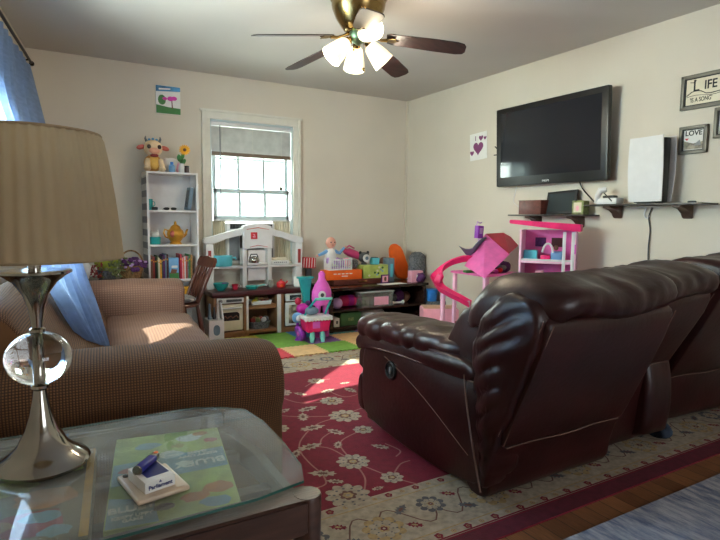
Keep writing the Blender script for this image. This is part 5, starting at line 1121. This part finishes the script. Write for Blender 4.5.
# roof: two sloping panels and an awning
A = [rel(D_(*q)) for q in ((463, 268, 3.06), (487, 238, 3.06), (519, 243, 3.22), (492, 283, 3.22))]
def panel(pts, m, name, th=.012):
    b = B(); P_ = [Vector(p) for p in pts]; n = (P_[1]-P_[0]).cross(P_[2]-P_[0]).normalized()*th/2
    b.rings([[p-n for p in P_], [p+n for p in P_]]); return b.go(name, m, mp_, flat=True)
P0, P1, P2, P3 = W(464, 262, 3.62), W(488, 235, 3.62), W(505, 262, 3.25), W(476, 279, 3.30)
Q2 = W(521, 244, 3.38); 
panel([W(465, 266, 3.60), W(477, 247, 3.60), W(486, 234, 3.62), W(509, 254, 3.34), W(484, 278, 3.28)], 'pink', 'roof_panel')
panel([W(486, 234, 3.62), W(503, 233, 3.60), W(521, 243, 3.52), W(509, 254, 3.34)], 'crimson', 'red_roof_panel')
aw = B(); rs = []
for k in range(9):
    t = k/8; s = 1-abs(2*t-1); rs.append([W(459+27*t, 246-9*t+11*s*(1-t)*1.3, 3.55), W(466+22*t, 255-14*t+8*s, 3.62)])
aw.rings([[p[0], p[1], p[1]+Vector((0, .004, .004)), p[0]+Vector((0, .004, .004))] for p in rs]); aw.go('awning', 'slate_grey', mp_, flat=True)
c_ = W(479, 232, 3.60); b = B(); b.box((c_.x, c_.y, c_.z), (.06, .05, .11), (0, R(4), 0), .004); cw_ = b.go('chimney_tower', 'purple', mp_)
B().box((c_.x, c_.y-.027, c_.z+.01), (.03, .004, .05)).go('tower_window', 'lilac', cw_, flat=True); B().tube([(c_.x, c_.y, c_.z-.055), (c_.x, c_.y+.01, pz-.02)], .006, 6).tube([(c_.x-.03, c_.y, c_.z+.055), (c_.x-.02, c_.y, c_.z+.09), (c_.x+.01, c_.y, c_.z+.075), (c_.x+.03, c_.y, c_.z+.085)], .005, 6).go('tower_rail', 'lilac', cw_)
b = B(); q = W(496, 266, 3.46); b.puff((q.x, q.y, q.z-.01), (.26, .16, .11), .7); b.go('toy_heap', 'dark_purple', mp_, wr=wrinkle(.02, (16, 16, 16)))
q2 = W(497, 268, 3.37)
for k, (m, dx, dz) in enumerate((('light_pink', -.06, -.01), ('slate_grey', 0, .02), ('red', .03, -.02), ('orchid', -.02, -.03), ('grey_plastic', .07, .0))): B().puff((q2.x+dx, q2.y, q2.z+dz), (.06, .05, .045), .9, 12, 8).go('figurine', m, mp_)
pth = [(473, 259), (462, 260), (450, 264), (441, 271), (437, 280), (440, 288), (449, 294), (459, 299), (470, 305)]
ys = [3.62, 3.66, 3.72, 3.76, 3.76, 3.72, 3.64, 3.56, 3.48]
P_ = [W(p[0], p[1], y) for p, y in zip(pth, ys)]; fine = []
for i in range(len(P_)-1):
    p0, p1, p2, p3 = P_[max(i-1, 0)], P_[i], P_[i+1], P_[min(i+2, len(P_)-1)]
    for j in range(5): t = j/5; fine.append(.5*((2*p1)+(-p0+p2)*t+(2*p0-5*p1+4*p2-p3)*t*t+(-p0+3*p1-3*p2+p3)*t**3))
fine.append(P_[-1]); rs = []
for i, p in enumerate(fine):
    t = (fine[min(i+1, len(fine)-1)]-fine[max(i-1, 0)]); t.z = 0; t.normalize(); s = Vector((-t.y, t.x, 0)); w__ = .060
    rs.append([p+s*w__+Vector((0, 0, .032)), p+s*(w__-.008)+Vector((0, 0, .032)), p+s*.026-Vector((0, 0, .002)), p-s*.026-Vector((0, 0, .002)), p-s*(w__-.008)+Vector((0, 0, .032)), p-s*w__+Vector((0, 0, .032)), p-s*.030-Vector((0, 0, .018)), p+s*.030-Vector((0, 0, .018))])
B().rings(rs).go('slide', 'hot_pink', mp_)
q = W(443, 292, 3.72); B().tube([(q.x, q.y, q.z-.01), (q.x, q.y, .0)], .022, 12).go('slide_post', 'pale_pink', mp_)
q = W(468, 300, 3.48); B().tube([(q.x+.01, q.y, q.z-.01), (q.x+.01, q.y, 0)], .012, 10).go('slide_post', 'pale_pink', mp_)
q = W(469, 268, 3.5); B().box((q.x, q.y, pz+.012), (.09, .05, .02), None, .006).go('green_step', 'green', mp_)
# toys underneath
for k, (px, m, nm, Y) in enumerate(((432, 'blue', 'left', 4.55), (453, 'blue', 'right', 4.53))):
    t = thing('bucket', '%s of the two blue plastic buckets behind the pink slide' % nm, 'bucket', (PY(px, 293, Y).x, Y, .0)); t.location.z = .2515; t.scale = (.72, .72, .8); B().lathe([(.001, 0), (.07, 0), (.085, .15), (.08, .15), (.065, .006)], seg=26).go('bucket_body', m, t); B().lathe([(.086, .143), (.089, .15), (.086, .157)], seg=26).go('rim', m, t)
bt = thing('storage_crate', 'grey crate under the blue buckets', 'crate', (PY(442, 300, 4.55).x, 4.55, .001)); B().box((0, 0, .125), (.34, .2, .25), None, .01).go('crate_body', 'mesh_grey', bt); B().box((0, -.102, .14), (.12, .006, .03), None, .004).go('grip', 'dark_grey', bt)
t = thing('toy_figure', 'yellow and green toy figure on the floor right of the pink step stool', 'toy', (PY(452, 325, 3.45).x, 3.45, .008)); B().puff((0, 0, .05), (.07, .06, .09), .8).go('body', 'leaf_green', t); B().box((-.01, -.01, .125), (.06, .05, .06), (0, .3, .3), .008).go('head', 'yellow', t); B().box((-.05, -.01, .10), (.05, .03, .015), (0, .4, 0), .004).go('arm', 'yellow', t); B().box((.035, 0, .08), (.03, .04, .05), (0, .2, 0), .006).go('tail', 'lime', t)
t = thing('toy_flower', 'red toy flower above the yellow figure', 'toy', (PY(457, 312, 3.6).x, 3.60, .008)); B().lathe([(.03, 0), (.03, .008), (.006, .012), (.005, .17), (.001, .17)], seg=14).go('stem', 'leaf_green', t)
b = B(); [b.puff((.024*math.cos(a), -.005, .195+.024*math.sin(a)), (.03, .02, .03), 1, 10, 6) for a in [k*PI/3 for k in range(6)]]; b.go('petals', 'brick_red', t); B().puff((0, -.016, .195), (.02, .012, .02), 1, 10, 6).go('flower_centre', 'red', t)
t = thing('toy_giraffe', 'thin tan toy giraffe left of the red toy flower', 'toy', (PY(448, 310, 3.62).x, 3.64, .008)); B().puff((0, 0, .11), (.07, .035, .04), 1, 14, 8).go('body', 'wicker', t)
for x in (-.02, .02):
    for y in (-.01, .01): B().tube([(x, y, .10), (x*1.2, y*1.2, 0)], .006, 6).go('leg', 'wicker', t)
B().tube([(-.025, 0, .12), (-.035, 0, .19), (-.05, 0, .21)], [.011, .008, .012], 8).go('neck', 'wicker', t)
t = thing('pink_toy_tub', 'bright pink tub on the floor behind the leather arm', 'toy', (2.86, 3.20, .0105)); t.location.x = PY(462, 338, 3.2).x; B().lathe([(.001, 0), (.06, 0), (.075, .07), (.07, .07), (.055, .006)], seg=22).go('tub_body', 'hot_pink', t); B().lathe([(.0745, .064), (.078, .07), (.0745, .076)], seg=22).go('rim', 'pink', t)

# doll house
dr = (3.30, 2.85, .0074)
dh = thing('doll_house', 'tall pink doll house with a sloping bright pink roof below the wall shelf', 'doll house', dr, R(35))
dx0, dx1, dy0, dy1 = -.10, .12, -.20, .20
floors = [.02, .42, .80]
for y0, m in ((dy0, 'pale_pink'), (dy1-.015, 'pale_pink')): B().ab((dx0, y0, 0), (dx1, y0+.015, 1.03), .003).go('side_wall', m, dh)
B().ab((dx1-.008, dy0+.016, .02), (dx1, dy1-.016, 1.03))  .go('back_wall', 'pink', dh, flat=True)
for z in floors: B().ab((dx0, dy0+.016, z-.018), (dx1-.009, dy1-.016, z), .002).go('floor_board', 'pale_pink', dh)
B().ab((dx0+.01, -.06, .72), (dx0+.03, -.05, .90)).ab((dx0+.002, dy0+.02, .895), (dx1-.01, dy1-.02, .905), .002).go('partition', 'white_plastic', dh) if False else None
B().prism([(dy0-.03, 1.022), (dy0-.03, 1.075), (dy1+.07, 1.105), (dy1+.07, 1.078)], 0, dx0-.05, dx1, .004).go('roof', 'hot_pink', dh)
for y in (dy0+.01, dy0+.07, ): B().ab((dx0-.005, y, .0), (dx0+.012, y+.022, 1.02), .003).go('front_column', 'white_plastic', dh)
B().ab((dx0-.002, dy0+.016, .80), (dx0+.01, dy1-.02, .815), .002).go('balcony_rail', 'white_plastic', dh)
b = B()
for i in range(2): b.use(i).poly([(dx1-.0085, dy1-.09-.12*i, .90), (dx1-.0085, dy1-.17-.12*i, .90), (dx1-.0085, dy1-.17-.12*i, .97), (dx1-.0085, dy1-.09-.12*i, .97)])
b.b.free()
for i, m in enumerate(('dark_purple', 'plum_plastic')): B().ab((dx1-.0095, dy1-.17-.12*i, .90), (dx1-.0082, dy1-.09-.12*i, .97)).go('window_print', m, dh, flat=True)
b = B().tube([(dx0+.06, -.0+.040*math.cos(q), .81+.12*math.sin(q)**.7) for q in [k*PI/10 for k in range(1, 10)]], .008, 8); b.go('arch_mirror', 'white_plastic', dh)
for k, (y, z, d, m, nm) in enumerate(((.13, .80, (.08, .10, .075), 'aqua', 'cabinet'), (.02, .80, (.07, .07, .04), 'hot_pink', 'sofa_toy'), (-.06, .80, (.08, .08, .07), 'sky_blue', 'stove_toy'), (-.06, .42, (.08, .14, .26), 'purple', 'bed'), (.06, .42, (.06, .06, .30), 'light_pink', 'wardrobe'), (.14, .42, (.06, .05, .27), 'orange', 'lamp_toy'), (.0, .02, (.08, .2, .22), 'lilac', 'table_toy'))):
    B().box((.03, y, z+d[2]/2+.0005), d, None, .008).go('furniture', m, dh)
b = B().puff((dx0+.04, -.06, .90), (.035, .035, .04), 1, 12, 8); b.go('doll_figure', 'doll_brown', dh)
B().ab((dx0-.003, dy0-.0, .86), (dx0+.001, dy0+.012, .93)).go('sticker', 'orchid', dh, flat=True)

# ================================================================== right wall
tv = thing('television', 'large black flat television mounted on the right wall', 'television', (XR, 3.105, 1.408))
TW, TH = 1.115, .672
yaw_ = R(0)
B().box((-.025, .0, TH/2), (.05, .34, .30), None, .01).go('wall_mount', 'black_matte', tv)
b = B(); b.box((-.075, 0, TH/2), (.045, TW, TH), None, .012); b.go('bezel', 'black_plastic', tv)
B().box((-.0978, 0, TH/2+.016), (.002, TW-.11, TH-.125)).go('screen', 'screen', tv, flat=True)
text('PHILIPS', .022, 'white_plastic', tv, (-.0985, 0, .028), (PI/2, 0, -PI/2), bold=.0002)
B().box((-.06, TW/2+.008, .30), (.03, .018, .07), None, .004).go('side_clip', 'black_matte', tv)
tv.rotation_euler = (0, R(-2.5), 0); tv.location.x = XR-.004
t = thing('antenna', 'small black forked antenna sticking out left of the television', 'antenna', (XR-.03, 3.105+TW/2+.02, 1.70)); B().tube([(0, .0, 0), (-.02, .075, -.002)], .005, 6).tube([(0, 0, .01), (-.02, .065, .075)], .005, 6).tube([(0, 0, 0), (.028, -.01, 0)], .008, 6).go('antenna_arm', 'black_plastic', t)
pp = thing('heart_drawing', 'child\'s drawing of purple hearts with a letter I on the right wall', 'drawing', (XR-.001, 4.02, 1.68))
B().box((-.002, 0, .13), (.003, .235, .255), (R(-3), 0, 0)).go('paper', 'paper', pp, flat=True)
mat('heart_purple', (126, 62, 108), .8)
def heart(b, cy_, cz_, s, x): b.poly([(x, cy_-s*.062*16*math.sin(q)**3, cz_+s*.062*(13*math.cos(q)-5*math.cos(2*q)-2*math.cos(3*q)-math.cos(4*q))) for q in [k*2*PI/30 for k in range(30)]])
b = B(); heart(b, .0, .115, .070, -.0045); heart(b, -.035, .205, .03, -.0045); heart(b, .085, .07, .028, -.0045); heart(b, -.09, .20, .02, -.0045); b.go('hearts', 'heart_purple', pp, flat=True, norm=False)
text('I', .06, 'heart_purple', pp, (-.0045, .04, .205), (PI/2, 0, -PI/2), bold=.001)
def shelf(name_label, y0, y1, z, by):
    t = thing('wall_shelf', name_label, 'shelf', (XR, (y0+y1)/2, z)); w_ = y1-y0
    B().box((-.095, 0, -.006), (.19, w_, .011), None, .002).go('shelf_board', 'shelf_metal', t)
    for y in by: B().prism([(-.15, -.012), (-.0005, -.012), (-.0005, -.10), (-.025, -.095), (-.04, -.06), (-.08, -.035), (-.15, -.025)], 1, y-.03, y+.03, .004).go('bracket', 'bronze_bracket', t)
    return t
shelf('thin dark wall shelf under the television, holding a wood box and a tablet', 2.665, 3.42, 1.157, (.20, -.22))
shelf('thin dark wall shelf right of the television, holding the white game console', 1.83, 2.665, 1.229, (.26, -.24))
Z1 = 1.158
t = thing('wooden_box', 'reddish wooden box at the left end of the wall shelf', 'box', (XR-.10, 3.21, Z1)); B().box((0, 0, .056), (.12, .235, .11), None, .003).go('box_body', 'wood_red', t); B().box((0, 0, .114), (.124, .24, .006), None, .002).go('lid', 'wood_red', t)
t = thing('tablet', 'dark tablet leaning back against the wall in the middle of the wall shelf', 'tablet', (XR-.09, 2.97, Z1)); M__ = Matrix.Rotation(R(14), 4, 'Y')
B(M__).box((0, 0, .095), (.012, .29, .19), (R(-3), 0, 0), .004).go('tablet_body', 'black_matte', t, loc=(0, 0, .003)); B(M__).box((-.0065, 0, .095), (.001, .245, .145), (R(-3), 0, 0)).go('screen', 'tablet_glass', t, loc=(0, 0, .003), flat=True)
t = thing('photo_box', 'small pale cube photo frame at the right end of the lower wall shelf', 'picture frame', (XR-.10, 2.76, Z1)); B().box((0, 0, .052), (.07, .10, .104), None, .003).go('frame', 'olive', t); B().box((-.0355, 0, .052), (.001, .07, .074)).go('photo', 'cream_plastic', t, flat=True); B().puff((-.0365, 0, .045), (.002, .03, .045), 1, 10, 6).go('pictured_figure', 'light_pink', t)
Z2 = 1.230
t = thing('game_console', 'tall white game console with a black centre standing on the right wall shelf', 'game console', (XR-.13, 2.235, Z2), 0)
# two curved white side plates around a black core
def plate(y0, bow, nm):
    b = B(); rs = []
    for k in range(13):
        z = .012+.425*k/12; yy = y0+bow*(.018*(k/12)**3+.012*math.sin(k/12*PI)); hx = .122+.008*math.sin(k/12*PI)
        rs.append([(-hx, yy+bow*.010*1.0, z), (-hx*.5, yy-0*bow, z), (hx*.7, yy, z), (hx, yy+bow*.006, z), (hx, yy+bow*.012, z), (hx*.7, yy+bow*.008, z), (-hx*.5, yy+bow*.009, z), (-hx, yy+bow*.020, z)])
    b.rings(rs); return b.go(nm, 'white_plastic', t)
B().ab((-.108, -.030, .004), (.112, .030, .425), .012).go('core', 'black_plastic', t)
plate(-.034, -1, 'side_plate'); plate(.034, 1, 'side_plate')
B().ab((-.07, -.04, 0), (.07, .04, .006), .002).go('stand', 'black_plastic', t)
t.rotation_euler = (0, 0, R(-97)); t.location = (XR-.10, 2.215, Z2)
B().box((-.085, -.062, .405), (.005, .001, .018)).box((-.085, -.062, .397), (.016, .001, .003)).go('emblem', 'dark_grey', t, flat=True)
t = thing('controller_dock', 'white controller standing in its charging dock left of the game console', 'controller', (XR-.11, 2.53, Z2)); B().box((0, -.02, .022), (.09, .17, .044), None, .012).go('dock', 'white_plastic', t)
B().tube([(-.03, .065, .01), (-.04, .05, .06), (-.03, .035, .10), (-.015, .0, .105)], [.016, .020, .024, .018], 12).go('controller_grip', 'white_plastic', t); B().box((-.01, -.03, .052), (.05, .09, .02), None, .008).go('charging_cradle', 'black_plastic', t); B().tube([(-.04, .0, .08), (-.05, -.04, .05), (-.045, -.07, .02)], .004, 6).go('strap', 'black_plastic', t)
t = thing('adapter', 'small black puck on the right wall shelf right of the console', 'adapter', (XR-.06, 1.96, Z2)); B().lathe([(.001, 0), (.025, 0), (.025, .01), (.02, .014), (.001, .014)], seg=20).go('puck', 'black_plastic', t); B().tube([(.025, 0, .006), (.05, .03, .006)], .003, 6).go('lead', 'black_plastic', t)
def frame(label, y0, y1, z0, z1, bw, m='frame_pewter'):
    t = thing('framed_picture', label, 'picture frame', (XR, (y0+y1)/2, z0)); w_, h_ = y1-y0, z1-z0; b = B()
    for s in (-1, 1): b.box((-.013, s*(w_-bw)/2, h_/2), (.024, bw, h_), None, .004)
    b.box((-.013, 0, bw/2), (.024, w_, bw), None, .004).box((-.013, 0, h_-bw/2), (.024, w_, bw), None, .004); b.go('frame', m, t)
    B().box((-.006, 0, h_/2), (.010, w_-bw*1.6, h_-bw*1.6)).go('print', 'cream_plastic' if w_ > .3 else 'paper', t, flat=True)
    b = B()
    for s in (-1, 1): b.box((-.0135, s*(w_/2-bw-.004), h_/2), (.004, .008, h_-2*bw+.002)).box((-.0135, 0, h_/2+s*(h_/2-bw-.003)), (.004, w_-2*bw, .006))
    b.go('inner_edge', 'black_matte', t, flat=True)
    return t
t = frame('wide pewter frame reading Life is a Song high on the right wall', 1.60, 2.098, 1.826, 2.042, .022)
RW = (PI/2, 0, -PI/2); xs = -.0118
text('L', .105, 'ink', t, (xs, .158, .142), RW, bold=.0012, sx=.8); text('IFE', .075, 'ink', t, (xs, .070, .138), RW, bold=.0016, sx=.85)
text("'IS A SONG'", .038, 'ink', t, (xs, .125, .056), RW, bold=.0004, sx=.70)
B().tube([(xs, .215-.030*k, .088+.024*math.sin(min(k*.75, 3.1))+.004*math.sin(k)) for k in range(13)], .0028, 6).tube([(xs, .215-.03*k, .080+.006*math.sin(k*.9)) for k in range(13)], .0016, 6).tube([(xs, .195, .170), (xs, .175, .166), (xs, .158, .178)], .0025, 6).go('flourish', 'ink', t)
t = frame('small dark frame reading Love above a picture, right of the console', 1.915, 2.092, 1.545, 1.722, .020, 'frame_pewter')
text('LOVE', .044, 'ink', t, (xs, 0, .130), RW, bold=.001, sx=1.0)
b = B(); b.use(0).poly([(xs, .06, .03), (xs, -.06, .03), (xs, -.06, .075), (xs, .0, .065), (xs, .06, .085)]); b.use(1).poly([(xs-.0003, .055, .100), (xs-.0003, .028, .100), (xs-.0003, .040, .086)]); b.use(2).poly([(xs-.0003, .0, .05), (xs-.0003, -.05, .052), (xs-.0003, -.04, .085), (xs-.0003, -.02, .07)])
b.go('printed_picture', ['picture_photo', 'red', 'grey_plastic'], t, flat=True, norm=False)
t = frame('dark frame cut off by the right edge of the photo', 1.62, 1.882, 1.625, 1.812, .020); B().box((-.0112, 0, .0935), (.002, .20, .135)).go('printed_picture', 'picture_photo', t, flat=True)
# cables
def cable(name_label, pts, r, m):
    P_ = [Vector(p) for p in pts]; out = []
    for i in range(len(P_)-1):
        p0, p1, p2, p3 = P_[max(i-1, 0)], P_[i], P_[i+1], P_[min(i+2, len(P_)-1)]
        for j in range(6): t = j/6; out.append(.5*((2*p1)+(-p0+p2)*t+(2*p0-5*p1+4*p2-p3)*t*t+(-p0+3*p1-3*p2+p3)*t**3))
    out.append(P_[-1]); b = B().tube(out, r, 6); o = b.go('cable', m); tag(o, name_label, 'cable')
xc = XR-.012
cable('black cable drooping from the television to the console shelf', [(xc-.03, 2.83, 1.42), (xc, 2.82, 1.36), (xc, 2.76, 1.30), (xc-.03, 2.67, 1.242), (xc-.04, 2.62, 1.237)], .0045, 'black_plastic')
cable('thin white cable hanging from the left of the television to the wooden box', [(xc, 3.50, 1.42), (xc, 3.52, 1.34), (xc, 3.53, 1.27), (xc, 3.46, 1.22), (xc-.02, 3.37, 1.165)], .003, 'white_plastic')
cable('grey cord dangling down the wall below the game console', [(xc-.0, 2.25, 1.205), (xc, 2.27, 1.14), (xc, 2.255, 1.05), (xc, 2.26, .92), (xc, 2.25, .70), (xc, 2.26, .45)], .0045, 'dark_grey')
cable('white cord looping beneath the console shelf', [(xc, 2.29, 1.205), (xc, 2.305, 1.16), (xc, 2.285, 1.13), (xc, 2.262, 1.15)], .004, 'white_plastic')
